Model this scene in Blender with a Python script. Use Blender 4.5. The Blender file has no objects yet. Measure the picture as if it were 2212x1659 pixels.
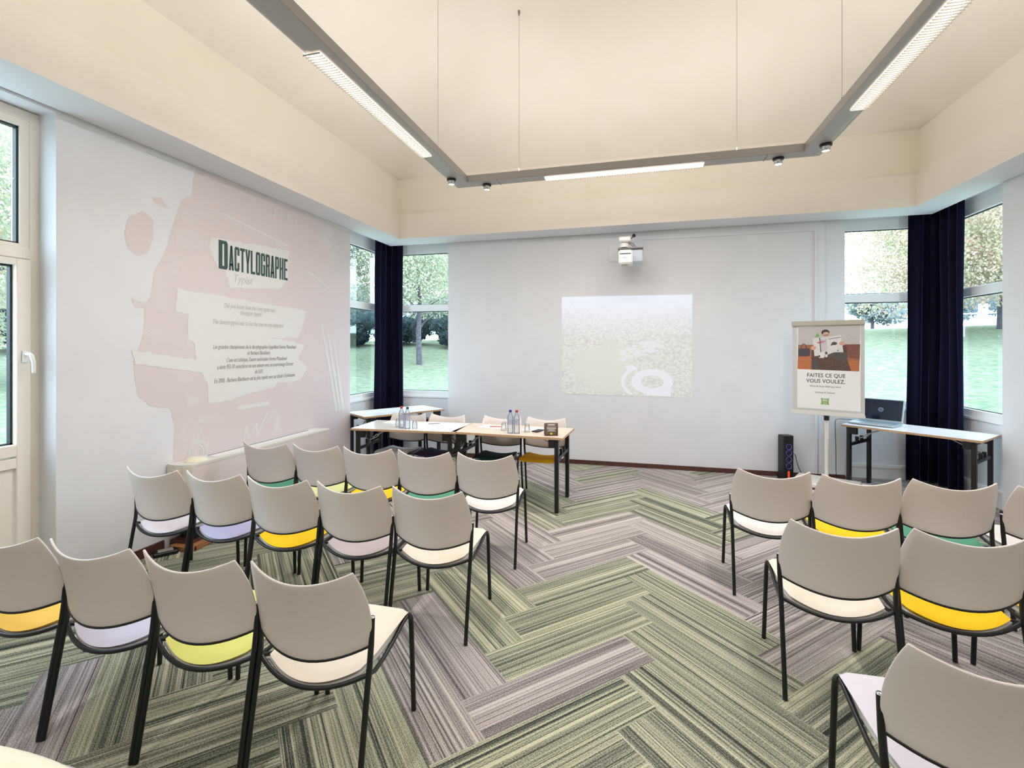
import bpy, math, random
from mathutils import Vector, Matrix
R = math.radians
random.seed(7)
SC = bpy.context.scene
COL = SC.collection

# ------------------------------------------------------------------ helpers
def lin(c):
    return tuple(((v / 255) / 12.92 if v / 255 <= .04045 else ((v / 255 + .055) / 1.055) ** 2.4) for v in c) + (1,)

class MB:
    """collects geometry; build() links it as one mesh object"""
    def __init__(s):
        s.v, s.f, s.mi, s.sm = [], [], [], []
        s.m = 0
    def add(s, vs, fs, smooth=False, mi=None):
        o = len(s.v)
        s.v += [tuple(p) for p in vs]
        for f in fs:
            s.f.append(tuple(i + o for i in f)); s.mi.append(s.m if mi is None else mi); s.sm.append(smooth)
        return s
    def box(s, x0, x1, y0, y1, z0, z1, mi=None, b=0):
        if b:
            return s.bbox(x0, x1, y0, y1, z0, z1, b, mi)
        v = [(x, y, z) for z in (z0, z1) for y in (y0, y1) for x in (x0, x1)]
        return s.add(v, [(0, 2, 3, 1), (4, 5, 7, 6), (0, 1, 5, 4), (2, 6, 7, 3), (0, 4, 6, 2), (1, 3, 7, 5)], False, mi)
    def bbox(s, x0, x1, y0, y1, z0, z1, b, mi=None):
        # box with chamfered edges: three nested rings
        cx, cy, cz = (x0 + x1) / 2, (y0 + y1) / 2, (z0 + z1) / 2
        hx, hy, hz = (x1 - x0) / 2, (y1 - y0) / 2, (z1 - z0) / 2
        v = []; idx = {}
        for sx in (-1, 1):
            for sy in (-1, 1):
                for sz in (-1, 1):
                    for a in range(3):
                        d = [hx, hy, hz]
                        for k in range(3):
                            if k != a: d[k] -= b
                        idx[(sx, sy, sz, a)] = len(v)
                        v.append((cx + sx * d[0], cy + sy * d[1], cz + sz * d[2]))
        f = []
        for a in range(3):
            o = [k for k in range(3) if k != a]
            for sg in (-1, 1):
                q = []
                for (p, r) in ((-1, -1), (1, -1), (1, 1), (-1, 1)):
                    t = [0, 0, 0]; t[a] = sg; t[o[0]] = p; t[o[1]] = r
                    q.append(idx[tuple(t) + (a,)])
                f.append(q if (sg > 0) == (a != 1) else q[::-1])
        for a in range(3):
            o = [k for k in range(3) if k != a]
            for p in (-1, 1):
                for r in (-1, 1):
                    q = []
                    for (w, ax) in ((-1, o[0]), (1, o[0]), (1, o[1]), (-1, o[1])):
                        t = [0, 0, 0]; t[a] = w; t[o[0]] = p; t[o[1]] = r
                        q.append(idx[tuple(t) + (ax,)])
                    f.append(q)
        for sx in (-1, 1):
            for sy in (-1, 1):
                for sz in (-1, 1):
                    f.append([idx[(sx, sy, sz, k)] for k in range(3)])
        return s.add(v, f, False, mi)
    def tube(s, pts, r, n=10, mi=None, caps=True, rx=None):
        pts = [Vector(p) for p in pts]
        rs = r if isinstance(r, (list, tuple)) else [r] * len(pts)
        v = []; prev = None
        for i, p in enumerate(pts):
            t = (pts[min(i + 1, len(pts) - 1)] - pts[max(i - 1, 0)]).normalized()
            if prev is None:
                a = Vector((0, 0, 1)) if abs(t.z) < .9 else Vector((1, 0, 0))
                nrm = t.cross(a).normalized()
            else:
                nrm = (prev - t * prev.dot(t)).normalized()
            prev = nrm
            bn = t.cross(nrm)
            for k in range(n):
                a = 2 * math.pi * k / n
                v.append(p + nrm * math.cos(a) * rs[i] + bn * math.sin(a) * rs[i])
        f = []
        for i in range(len(pts) - 1):
            for k in range(n):
                f.append((i * n + k, i * n + (k + 1) % n, (i + 1) * n + (k + 1) % n, (i + 1) * n + k))
        s.add(v, f, True, mi)
        if caps:
            s.add(v[:n], [tuple(range(n))[::-1]], False, mi)
            s.add(v[-n:], [tuple(range(n))], False, mi)
        return s
    def cyl(s, p0, p1, r, n=16, mi=None):
        return s.tube([p0, p1], r, n, mi)
    def lathe(s, prof, c=(0, 0, 0), n=24, mi=None, axis='z'):
        v = []
        for (r, h) in prof:
            for k in range(n):
                a = 2 * math.pi * k / n
                q = (r * math.cos(a), r * math.sin(a), h)
                if axis == 'y': q = (q[0], q[2], q[1])
                if axis == 'x': q = (q[2], q[0], q[1])
                v.append((c[0] + q[0], c[1] + q[1], c[2] + q[2]))
        f = [(i * n + k, i * n + (k + 1) % n, (i + 1) * n + (k + 1) % n, (i + 1) * n + k) for i in range(len(prof) - 1) for k in range(n)]
        return s.add(v, f, True, mi)
    def grid(s, fn, nu, nv, mi=None, smooth=True, flip=False):
        v = [fn(i / nu, j / nv) for j in range(nv + 1) for i in range(nu + 1)]
        f = []
        for j in range(nv):
            for i in range(nu):
                q = (j * (nu + 1) + i, j * (nu + 1) + i + 1, (j + 1) * (nu + 1) + i + 1, (j + 1) * (nu + 1) + i)
                f.append(q[::-1] if flip else q)
        return s.add(v, f, smooth, mi)
    def poly(s, pts, mi=None):
        return s.add(pts, [tuple(range(len(pts)))], False, mi)
    def prism(s, prof, x0, x1, mi=None, smooth=False):
        """profile in (y,z) extruded along x"""
        n = len(prof)
        v = [(x0, a, b) for a, b in prof] + [(x1, a, b) for a, b in prof]
        f = [(i, (i + 1) % n, n + (i + 1) % n, n + i) for i in range(n)]
        s.add(v, f, smooth, mi)
        s.add(v[:n], [tuple(range(n))[::-1]], False, mi); s.add(v[n:], [tuple(range(n))], False, mi)
        return s
    def xf(s, M):
        s.v = [tuple(M @ Vector(p)) for p in s.v]; return s
    def mesh(s, name, mats):
        me = bpy.data.meshes.new(name)
        me.from_pydata(s.v, [], s.f)
        for m in (mats if isinstance(mats, (list, tuple)) else [mats]): me.materials.append(m)
        me.polygons.foreach_set('material_index', s.mi)
        me.polygons.foreach_set('use_smooth', s.sm)
        me.update()
        return me
    def build(s, name, mats, parent=None, fix=True):
        me = s.mesh(name, mats)
        o = bpy.data.objects.new(name, me); COL.objects.link(o)
        if parent: o.parent = parent
        if fix: recalc(me)
        return o

import bmesh
def recalc(me):
    b = bmesh.new(); b.from_mesh(me)
    bmesh.ops.recalc_face_normals(b, faces=b.faces)
    b.to_mesh(me); b.free()

def solid(o, t, off=0):
    m = o.modifiers.new('t', 'SOLIDIFY'); m.thickness = t; m.offset = off; return o
def bev(o, w=.003, n=2):
    m = o.modifiers.new('b', 'BEVEL'); m.width = w; m.segments = n; m.limit_method = 'ANGLE'; m.angle_limit = R(40); return o

def tag(o, label=None, cat=None, group=None, kind=None):
    if label: o['label'] = label
    if cat: o['category'] = cat
    if group: o['group'] = group
    if kind: o['kind'] = kind
    return o
def empty(name, loc, rz=0):
    o = bpy.data.objects.new(name, None); COL.objects.link(o)
    o.location = loc; o.rotation_euler = (0, 0, rz); o.empty_display_size = .1
    return o
def thing(name, label, cat, loc=(0, 0, 0), rz=0, group=None):
    return tag(empty(name, loc, rz), label, cat, group)
def struct(name, mb, mats, parent=None):
    o = mb.build(name, mats, parent)
    if not parent: o['kind'] = 'structure'
    return o
def copy_tree(o, parent=None):
    c = o.copy(); COL.objects.link(c)
    if parent: c.parent = parent
    for ch in list(o.children): copy_tree(ch, c)
    return c

# ------------------------------------------------------------------ materials
def mat(name, col, rough=.5, metal=0, spec=.5, emit=None, es=0, **kw):
    m = bpy.data.materials.new(name); m.use_nodes = True
    b = m.node_tree.nodes['Principled BSDF']
    b.inputs['Base Color'].default_value = lin(col)
    b.inputs['Roughness'].default_value = rough
    b.inputs['Metallic'].default_value = metal
    b.inputs['Specular IOR Level'].default_value = spec
    if emit:
        b.inputs['Emission Color'].default_value = lin(emit); b.inputs['Emission Strength'].default_value = es
    for k, v in kw.items(): b.inputs[k.replace('_', ' ')].default_value = v
    return m
def nodes(m):
    return m.node_tree.nodes, m.node_tree.links, m.node_tree.nodes['Principled BSDF']
def ramp(nt, stops, interp='LINEAR'):
    n = nt.nodes.new('ShaderNodeValToRGB'); n.color_ramp.interpolation = interp
    el = n.color_ramp.elements
    while len(el) < len(stops): el.new(.5)
    for e, (p, c) in zip(el, stops): e.position = p; e.color = lin(c)
    return n
def noisy(m, c1, c2, scale=40, detail=3, vec=None, sc=(1, 1, 1), bump=0, bs=None):
    """gives a material a gentle two-tone grain (its own colour, not light)"""
    N, L, B = nodes(m); nt = m.node_tree
    tc = N.new('ShaderNodeTexCoord'); mp = N.new('ShaderNodeMapping'); mp.inputs['Scale'].default_value = sc
    L.new(tc.outputs['Object'], mp.inputs['Vector'])
    t = N.new('ShaderNodeTexNoise'); t.inputs['Scale'].default_value = scale; t.inputs['Detail'].default_value = detail
    L.new(mp.outputs['Vector'], t.inputs['Vector'])
    r = ramp(nt, [(.3, c1), (.7, c2)])
    L.new(t.outputs['Fac'], r.inputs['Fac']); L.new(r.outputs['Color'], B.inputs['Base Color'])
    if bump:
        b = N.new('ShaderNodeBump'); b.inputs['Strength'].default_value = bump; b.inputs['Distance'].default_value = .002
        if bs:
            t2 = N.new('ShaderNodeTexNoise'); t2.inputs['Scale'].default_value = bs; L.new(tc.outputs['Object'], t2.inputs['Vector']); L.new(t2.outputs['Fac'], b.inputs['Height'])
        else: L.new(t.outputs['Fac'], b.inputs['Height'])
        L.new(b.outputs['Normal'], B.inputs['Normal'])
    return m

M = {}
M['wall'] = noisy(mat('wall_paint', (226, 225, 227), .7, spec=.2), (224, 223, 225), (228, 227, 229), 3, bump=.08, bs=300)
M['cream'] = noisy(mat('ceiling_paint', (236, 226, 210), .8, spec=.15), (234, 224, 208), (238, 228, 213), 2, bump=.05, bs=200)
M['soffit'] = mat('soffit_paint', (232, 231, 234), .7, spec=.2)
M['pvc'] = mat('window_frame_white', (236, 234, 232), .35)
M['door_pvc'] = noisy(mat('door_frame_cream', (243, 234, 220), .35), (241, 232, 218), (245, 236, 223), 4)
M['gasket'] = mat('black_gasket', (22, 26, 34), .5)
M['brown'] = noisy(mat('brown_baseboard', (84, 46, 40), .5), (74, 38, 33), (94, 54, 46), 30)
M['wood'] = noisy(mat('orange_wood', (176, 112, 66), .5), (160, 98, 55), (190, 126, 78), 14, sc=(1, 8, 8))
M['back'] = noisy(mat('chair_shell_plastic', (222, 211, 204), .42, spec=.4), (220, 209, 202), (224, 213, 206), 200, bump=.05)
M['black'] = mat('black_steel', (14, 14, 17), .38, spec=.5)
M['chrome'] = mat('chrome', (190, 192, 196), .2, 1)
M['shell'] = mat('chair_under_shell', (205, 201, 196), .45)
M['navy'] = noisy(mat('navy_velvet', (12, 11, 32), .85, spec=.12, Sheen_Weight=1.0, Sheen_Roughness=.3), (10, 9, 27), (15, 13, 38), 60)
M['navy'].node_tree.nodes['Principled BSDF'].inputs['Sheen Tint'].default_value = lin((110, 110, 190))
def fabric(n, c):
    d = tuple(max(0, v - 9) for v in c)
    return noisy(mat(n, c, .85, spec=.15), d, c, 350, bump=.15)
SEAT = {k: fabric('seat_' + k, c) for k, c in dict(white=(232, 224, 218), cream=(240, 226, 208), yellow=(244, 200, 40), orange=(246, 200, 96),
        lime=(226, 224, 128), pale_lime=(222, 224, 160), green=(92, 152, 124), lavender=(206, 200, 216), lilac=(226, 220, 228), mauve=(196, 182, 182),
        blue=(184, 184, 216), dark_purple=(46, 36, 66), dark_green=(22, 44, 42), mustard=(214, 158, 24), pale_grey=(200, 200, 206), ivory=(248, 243, 220)).items()}
M['laminate'] = noisy(mat('table_laminate', (226, 206, 184), .22, spec=.5), (222, 202, 178), (230, 211, 190), 6, sc=(1, 14, 14))
M['laminate_glare'] = noisy(mat('table_laminate_glare', (240, 234, 230), .2, spec=.6), (237, 231, 226), (243, 237, 234), 6, sc=(1, 14, 14))  # same laminate, whitened: grazing reflection put into the base colour
M['edge'] = noisy(mat('table_edge', (196, 156, 116), .4), (186, 146, 106), (206, 166, 126), 30)
M['fixture'] = mat('lamp_aluminium', (172, 166, 164), .4, .2)
M['fixture_dark'] = mat('lamp_dark_seam', (60, 58, 58), .5)
M['lamp'] = mat('lamp_diffuser', (255, 250, 240), .5, emit=(255, 246, 230), es=1.7)
M['louvre'] = mat('lamp_louvre', (200, 194, 184), .4)
M['spot'] = mat('spot_lamp', (255, 255, 255), .3, emit=(255, 248, 240), es=9)
M['wire'] = mat('steel_wire', (150, 142, 128), .4, .6)
M['white'] = mat('white_plastic', (236, 234, 230), .35)
M['offwhite'] = mat('offwhite_enamel', (222, 218, 210), .4)
M['grey'] = mat('grey_plastic', (150, 146, 140), .5)
M['lgrey'] = mat('light_grey_metal', (206, 204, 198), .4, .1)
M['dark'] = mat('dark_plastic', (20, 20, 24), .4)
M['paper'] = mat('paper', (240, 238, 236), .8, spec=.1)
M['ring'] = mat('driver_ring', (92, 88, 170), .3, .3)
M['red_led'] = mat('red_led_strip', (220, 70, 40), .4, emit=(230, 70, 40), es=.5)
M['silver'] = mat('laptop_silver', (190, 200, 205), .3, .5)
M['screen'] = mat('laptop_screen_glass', (20, 22, 48), .08, spec=.6)
M['keys'] = mat('laptop_keys', (120, 140, 150), .5)
M['text_green'] = mat('mural_title_green', (58, 84, 78), .7)
M['text_grey'] = mat('mural_text_grey', (160, 156, 154), .7)
M['text_faint'] = mat('mural_text_faint', (206, 200, 198), .7)
M['ink'] = mat('poster_ink', (74, 68, 66), .7)
M['ibis'] = mat('logo_green', (140, 178, 92), .6)
M['tent'] = noisy(mat('brown_card', (98, 78, 62), .6), (92, 72, 57), (104, 84, 68), 30)
M['red'] = mat('red_plastic', (196, 52, 40), .35)
M['darkblue'] = mat('blue_cap', (32, 62, 140), .35)
M['darkteal'] = mat('teal_cap', (34, 64, 82), .35)

def glassy(name, tint, ior=1.45, gl=1.0, milk=0):
    m = bpy.data.materials.new(name); m.use_nodes = True
    N, L = m.node_tree.nodes, m.node_tree.links
    for n in list(N): N.remove(n)
    out = N.new('ShaderNodeOutputMaterial'); mx = N.new('ShaderNodeMixShader')
    t = N.new('ShaderNodeBsdfTransparent'); t.inputs['Color'].default_value = lin(tint)
    g = N.new('ShaderNodeBsdfGlossy'); g.inputs['Roughness'].default_value = .02
    fr = N.new('ShaderNodeFresnel'); fr.inputs['IOR'].default_value = ior
    mul = N.new('ShaderNodeMath'); mul.operation = 'MULTIPLY'; mul.inputs[1].default_value = gl
    L.new(fr.outputs['Fac'], mul.inputs[0]); L.new(mul.outputs[0], mx.inputs['Fac'])
    L.new(t.outputs[0], mx.inputs[1]); L.new(g.outputs[0], mx.inputs[2])
    if milk:
        df = N.new('ShaderNodeBsdfDiffuse'); df.inputs['Color'].default_value = lin((240, 243, 250)); m2 = N.new('ShaderNodeMixShader'); m2.inputs[0].default_value = milk
        L.new(mx.outputs[0], m2.inputs[1]); L.new(df.outputs[0], m2.inputs[2]); L.new(m2.outputs[0], out.inputs['Surface'])
    else: L.new(mx.outputs[0], out.inputs['Surface'])
    return m
M['glass'] = glassy('window_glass', (251, 254, 254), 1.35, .22)
M['tumbler'] = glassy('tumbler_glass', (250, 251, 252), 1.4, .8, .10)
M['bottle'] = glassy('bottle_plastic', (240, 245, 252), 1.45, 1.0, .16)

# carpet: every plank carries its own tone in a colour attribute and UVs along its length
def carpet_material():
    m = mat('carpet_planks', (150, 150, 120), .95, spec=.05)
    N, L, B = nodes(m); nt = m.node_tree
    uv = N.new('ShaderNodeUVMap'); uv.uv_map = 'plank'
    at = N.new('ShaderNodeVertexColor'); at.layer_name = 'tone'
    sep = N.new('ShaderNodeSeparateColor'); L.new(at.outputs['Color'], sep.inputs['Color'])
    def nz(sx, sy, det=1, seed=0, rough=.5):
        mp = N.new('ShaderNodeMapping'); mp.inputs['Scale'].default_value = (sx, sy, 1); mp.inputs['Location'].default_value = (seed, seed * 2.3, 0)
        L.new(uv.outputs['UV'], mp.inputs['Vector'])
        t = N.new('ShaderNodeTexNoise'); t.noise_dimensions = '2D'; t.inputs['Scale'].default_value = 1; t.inputs['Detail'].default_value = det; t.inputs['Roughness'].default_value = rough
        L.new(mp.outputs['Vector'], t.inputs['Vector']); return t.outputs['Fac']
    def math_(op, a, b):
        n = N.new('ShaderNodeMath'); n.operation = op
        for i, q in enumerate((a, b)):
            if isinstance(q, (int, float)): n.inputs[i].default_value = q
            else: L.new(q, n.inputs[i])
        return n.outputs[0]
    wide = nz(.12, 30, 0, 3); mid = nz(.25, 95, 0, 11); fine = nz(.6, 300, 0, 5); speck = nz(150, 210, 3, 9, .85); slub = nz(3, 150, 1, 17)
    a = math_('ADD', math_('MULTIPLY', math_('SUBTRACT', wide, .5), .72), math_('MULTIPLY', math_('SUBTRACT', mid, .5), .72))
    a = math_('ADD', a, math_('MULTIPLY', math_('SUBTRACT', fine, .5), .55))
    a = math_('ADD', a, math_('MULTIPLY', math_('SUBTRACT', speck, .5), 1.75))
    a = math_('ADD', a, math_('MULTIPLY', math_('SUBTRACT', slub, .5), .35))
    a = math_('ADD', a, math_('MULTIPLY', math_('SUBTRACT', sep.outputs['Blue'], .5), .16))
    a = math_('ADD', a, .515)
    # thin dark pinstripes woven along the plank
    pin = N.new('ShaderNodeMapRange'); pin.inputs['From Min'].default_value = .66; pin.inputs['From Max'].default_value = .72; pin.inputs['To Min'].default_value = 0; pin.inputs['To Max'].default_value = .32
    L.new(nz(.1, 120, 0, 23), pin.inputs['Value'])
    a = math_('SUBTRACT', a, pin.outputs['Result'])
    g = ramp(nt, [(.0, (56, 58, 54)), (.22, (94, 98, 88)), (.40, (130, 134, 116)), (.58, (164, 164, 138)), (.9, (210, 205, 174))])
    p = ramp(nt, [(.0, (88, 80, 81)), (.22, (128, 118, 117)), (.40, (156, 145, 143)), (.58, (174, 163, 160)), (.9, (208, 197, 192))])
    L.new(a, g.inputs['Fac']); L.new(a, p.inputs['Fac'])
    mx = N.new('ShaderNodeMix'); mx.data_type = 'RGBA'
    L.new(sep.outputs['Red'], mx.inputs['Factor']); L.new(g.outputs['Color'], mx.inputs[6]); L.new(p.outputs['Color'], mx.inputs[7])
    # seams
    su = N.new('ShaderNodeSeparateXYZ')
    L.new(mx.outputs[2], B.inputs['Base Color'])
    bp = N.new('ShaderNodeBump'); bp.inputs['Strength'].default_value = .25; bp.inputs['Distance'].default_value = .003
    L.new(fine, bp.inputs['Height']); L.new(bp.outputs['Normal'], B.inputs['Normal'])
    return m
M['carpet'] = carpet_material()

# ------------------------------------------------------------------ dimensions (metres)
XL, XR, YB, YF = -3.674, 3.34, 6.66, -3.0
ZS, ZT, ZC, ZW = 3.173, 3.527, 4.03, 4.18
REC = .20

# ------------------------------------------------------------------ floor: herringbone carpet planks
def clip(poly, x0, x1, y0, y1):
    def cut(P, ax, lim, keep_less):
        out = []
        for i in range(len(P)):
            a, b = P[i], P[(i + 1) % len(P)]
            ia = (a[ax] <= lim) if keep_less else (a[ax] >= lim); ib = (b[ax] <= lim) if keep_less else (b[ax] >= lim)
            if ia: out.append(a)
            if ia != ib:
                t = (lim - a[ax]) / (b[ax] - a[ax])
                out.append(tuple(a[k] + t * (b[k] - a[k]) for k in range(4)))
        return out
    for ax, lim, l in ((0, x0, False), (0, x1, True), (1, y0, False), (1, y1, True)):
        if len(poly) < 3: return []
        poly = cut(poly, ax, lim, l)
    return poly
def build_floor():
    W, n = .2464, 4
    s2 = math.sqrt(.5)
    p0, q0 = 1.150, 2.007
    vs, fs, uvs, tones = [], [], [], []
    rnd = random.Random(21)
    x0, x1, y0, y1 = XL - .3, XR + .3, YF, YB + .3
    for j in range(-60, 60):
        for i in range(-60, 60):
            k = (i - j) % 8
            if k == 0: pa, qa, pb, qb, along = i, j, i + n, j + 1, 'p'
            elif k == 7: pa, qa, pb, qb, along = i, j, i + 1, j + n, 'q'
            else: continue
            P = []
            for (pp, qq) in ((pa, qa), (pb, qa), (pb, qb), (pa, qb)):
                p, q = p0 + pp * W, q0 + qq * W
                uvv = ((pp - pa) * W, (qq - qa) * W) if along == 'p' else ((qq - qa) * W, (pp - pa) * W)
                P.append(((p - q) * s2, (p + q) * s2, uvv[0], uvv[1]))
            cx = sum(a[0] for a in P) / 4; cy = sum(a[1] for a in P) / 4
            h = rnd.random(); h2 = rnd.random(); h3 = rnd.random(); ou, ov = rnd.random() * 40, rnd.random() * 40
            P = clip(P, x0, x1, y0, y1)
            if len(P) < 3: continue
            # colour zones seen on the carpet
            pur = 0
            if 3.52 < cy < 4.58: pur = 1
            elif 5.30 < cy < 6.05: pur = 1
            elif 6.05 <= cy: pur = 1 if h < .6 else 0
            elif 4.58 <= cy <= 5.30: pur = 0
            else:
                pur = 1 if h < .12 else 0
                if along == 'p' and -.7 < cx < .05 and 2.2 < cy < 2.45: pur = 1
                if along == 'q' and -1.4 < cx < -.7 and 2.05 < cy < 2.6: pur = 1
                if -.75 < cx < .75 and not (along == 'p' and 2.2 < cy < 2.45): pur = 0
                if cx > .75 and 2.75 < cy: pur = 1
                if cx < -.75 and 3.0 < cy < 3.52: pur = 0
            b = len(vs)
            for a in P: vs.append((a[0], a[1], 0)); uvs.append((a[2] + ou, a[3] + ov))
            fs.append(tuple(range(b, b + len(P))))
            tones.append((pur * (.85 + .15 * h2) if pur else .12 * h2, h2, h3, len(P)))
    me = bpy.data.meshes.new('floor'); me.from_pydata(vs, [], fs); me.materials.append(M['carpet'])
    me.uv_layers.new(name='plank'); me.color_attributes.new('tone', 'FLOAT_COLOR', 'CORNER')
    me.uv_layers['plank'].data.foreach_set('uv', [c for l in me.loops for c in uvs[l.vertex_index]])
    me.color_attributes['tone'].data.foreach_set('color', [c for p in me.polygons for _ in p.loop_indices for c in tones[p.index][:3] + (1,)])
    me.update()
    o = bpy.data.objects.new('floor', me); COL.objects.link(o); o['kind'] = 'structure'
build_floor()
b = MB(); b.box(XL - .31, XR + .31, YF - .31, YB + .31, -.25, -.012)
struct('floor_slab', b, M['grey'])

# ------------------------------------------------------------------ walls
b = MB()
X0 = XL - .31
b.box(X0, XL, YF, 1.12, 0, ZW)
b.box(X0, XL, 2.27, 5.583, 0, ZW)
b.box(X0, XL, 1.12, 2.27, 3.155, ZW)
b.box(X0, XL, 5.583, YB + .3, 3.25, ZW)
b.box(X0, XL - REC, 5.583, YB + .3, 0, .84)
b.box(X0, XL - REC, 5.583, YB + .3, 3.185, 3.25)
b.box(X0, XL - .155, 1.12, 2.27, -.01, .02)
struct('wall_left', b, M['wall'])
b = MB()
b.box(-2.726, 2.236, YB, YB + .3, 0, ZW)
b.box(2.236, 2.46, YB + .025, YB + .3, 0, ZW)
b.box(XL, -2.726, YB, YB + .3, 3.25, ZW)
b.box(2.46, XR, YB, YB + .3, 3.25, ZW)
b.box(XL - REC, -2.726, YB + REC, YB + .3, 0, .84)
b.box(2.46, XR + REC, YB + REC, YB + .3, 0, .84)
b.box(XL - REC, -2.726, YB + REC, YB + .3, 3.185, 3.25)
b.box(2.46, XR + REC, YB + REC, YB + .3, 3.185, 3.25)
struct('wall_back', b, M['wall'])
b = MB()
b.box(XR, XR + .31, YF, 5.54, 0, ZW)
b.box(XR, XR + .31, 5.54, YB + .3, 3.25, ZW)
b.box(XR + REC, XR + .31, 5.54, YB + .3, 0, .84)
b.box(XR + REC, XR + .31, 5.54, YB + .3, 3.185, 3.25)
struct('wall_right', b, M['wall'])
b = MB(); b.box(X0, XR + .31, YF - .31, YF, 0, ZW)
struct('wall_front', b, M['wall'])

# ceiling: plastered hipped vault rising from an upstand, corners softly rounded
ux0, ux1, uy0, uy1 = -3.33, 3.02, -2.66, 6.25
def ceil_z(x, y):
    k = .11
    d = -k * math.log(sum(math.exp(-max(q, 0) / k) for q in (x - ux0, ux1 - x, y - uy0, uy1 - y)))
    d = max(d, 0)
    return ZC + .62 * (d if d < 2.2 else 2.2 + .9 * math.tanh((d - 2.2) / .9))
b = MB()
def uni(n):      # denser near both ends
    return [.5 - .5 * math.cos(math.pi * i / n) * (.35 + .65 * abs(math.cos(math.pi * i / n))) for i in range(n + 1)]
U_ = uni(56)
b.grid(lambda u, v: (ux0 + (ux1 - ux0) * U_[round(u * 56)], uy0 + (uy1 - uy0) * U_[round(v * 56)], ceil_z(ux0 + (ux1 - ux0) * U_[round(u * 56)], uy0 + (uy1 - uy0) * U_[round(v * 56)])), 56, 56)
for (xa, ya, xb, yb) in ((ux0, uy0, ux0, uy1), (ux1, uy0, ux1, uy1), (ux0, uy0, ux1, uy0), (ux0, uy1, ux1, uy1)):
    b.add([(xa, ya, ZT - .02), (xb, yb, ZT - .02), (xb, yb, ZC), (xa, ya, ZC)], [(0, 1, 2, 3)])
# roof cap outside
b.box(X0, ux0 - .02, YF - .31, YB + .3, ZC + .1, ZC + .2); b.box(ux1 + .02, XR + .31, YF - .31, YB + .3, ZC + .1, ZC + .2)
b.box(ux0 - .02, ux1 + .02, YF - .31, uy0 - .02, ZC + .1, ZC + .2); b.box(ux0 - .02, ux1 + .02, uy1 + .02, YB + .3, ZC + .1, ZC + .2)
struct('ceiling', b, M['cream'])
# bulkhead ring: cream fascia, white underside
b = MB()
ix0, ix1, iy0, iy1 = -3.30, 2.983, -2.63, 6.232
ox0, ox1, oy0, oy1 = XL + .006, XR - .006, YF + .006, YB - .022
for (x0, x1, y0, y1) in ((ox0, ix0, oy0, oy1), (ix1, ox1, oy0, oy1), (ix0, ix1, iy1, oy1), (ix0, ix1, oy0, iy0)):
    b.add([(x0, y0, ZS), (x1, y0, ZS), (x1, y1, ZS), (x0, y1, ZS)], [(0, 1, 2, 3)], mi=1)
    b.add([(x0, y0, ZT), (x1, y0, ZT), (x1, y1, ZT), (x0, y1, ZT)], [(0, 1, 2, 3)], mi=0)
for (xa, ya, xb, yb) in ((ix0, iy0, ix0, iy1), (ix1, iy0, ix1, iy1), (ix0, iy1, ix1, iy1), (ix0, iy0, ix1, iy0)):
    b.add([(xa, ya, ZS), (xb, yb, ZS), (xb, yb, ZT), (xa, ya, ZT)], [(0, 1, 2, 3)], mi=0)
for (xa, ya, xb, yb) in ((ox0, oy0, ox0, oy1), (ox1, oy0, ox1, oy1), (ox0, oy1, ox1, oy1), (ox0, oy0, ox1, oy0)):
    b.add([(xa, ya, ZS), (xb, yb, ZS), (xb, yb, ZT), (xa, ya, ZT)], [(0, 1, 2, 3)], mi=1)
struct('trim_1', b, [noisy(mat('fascia_paint', (238, 227, 215), .8, spec=.15), (236, 225, 213), (240, 229, 217), 2, bump=.05, bs=200), M['soffit']])

# baseboards
b = MB(); b.box(-2.726, 2.236, YB - .014, YB - .001, .001, .058); b.box(2.236, 2.46, YB + .011, YB + .024, .001, .058); struct('baseboard_back', b, M['brown'])
b = MB(); b.box(XL + .001, XL + .014, 2.27, 3.0, .001, .075); b.box(XL + .001, XL + .014, 4.86, 5.583, .001, .075); struct('baseboard_left', b, M['brown'])
b = MB(); b.box(XR - .014, XR - .001, YF, 5.54, .001, .075); b.box(XR - .014, XR + .1, 5.541, 5.553, .001, .075); struct('baseboard_right', b, M['brown'])
b = MB()
b.box(2.47, XR + REC, YB + REC - .03, YB + REC - .001, .001, .17); b.box(2.47, XR + REC, YB + REC - .045, YB + REC - .001, .14, .175)
b.box(XR + REC - .03, XR + REC - .001, 5.56, YB + .15, .001, .17); b.box(XR + REC - .045, XR + REC - .001, 5.56, YB + .15, .14, .175)
struct('trim_2', b, M['pvc'])

# ------------------------------------------------------------------ windows
def window(name, origin, rz, w, zb=.845, zt=3.19, stile_l=.05, stile_r=.05):
    """local x along the pane, local -y faces the room; frame front at y=0"""
    root = empty(name, origin, rz); root['kind'] = 'structure'
    d = .075
    f = MB()
    f.box(0, w, 0, d, zb, .94, b=.004); f.box(0, w, 0, d, 3.075, zt, b=.004)
    f.box(0, stile_l, 0, d, .94, 3.075); f.box(w - stile_r, w, 0, d, .94, 3.075)
    f.box(-.0, w, -.02, 0, zb - .005, zb + .02)
    f.build('window_frame', M['pvc'], root)
    t = MB(); t.box(stile_l, w - stile_r, -.004, d, 2.178, 2.28, b=.004); t.build('transom', M['pvc'], root)
    g = MB()
    for z0, z1 in ((.94, 2.178), (2.28, 3.075)):
        for (xa, xb, za, zz) in ((stile_l, w - stile_r, z0, z0 + .008), (stile_l, w - stile_r, z1 - .01, z1), (stile_l, stile_l + .008, z0, z1), (w - stile_r - .008, w - stile_r, z0, z1)):
            g.box(xa, xb, .028, .044, za, zz)
    g.build('gasket', M['gasket'], root)
    for z0, z1 in ((.94, 2.178), (2.28, 3.075)):
        p = MB(); p.box(stile_l, w - stile_r, .034, .040, z0, z1); p.build('pane', M['glass'], root)
    return root
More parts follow.
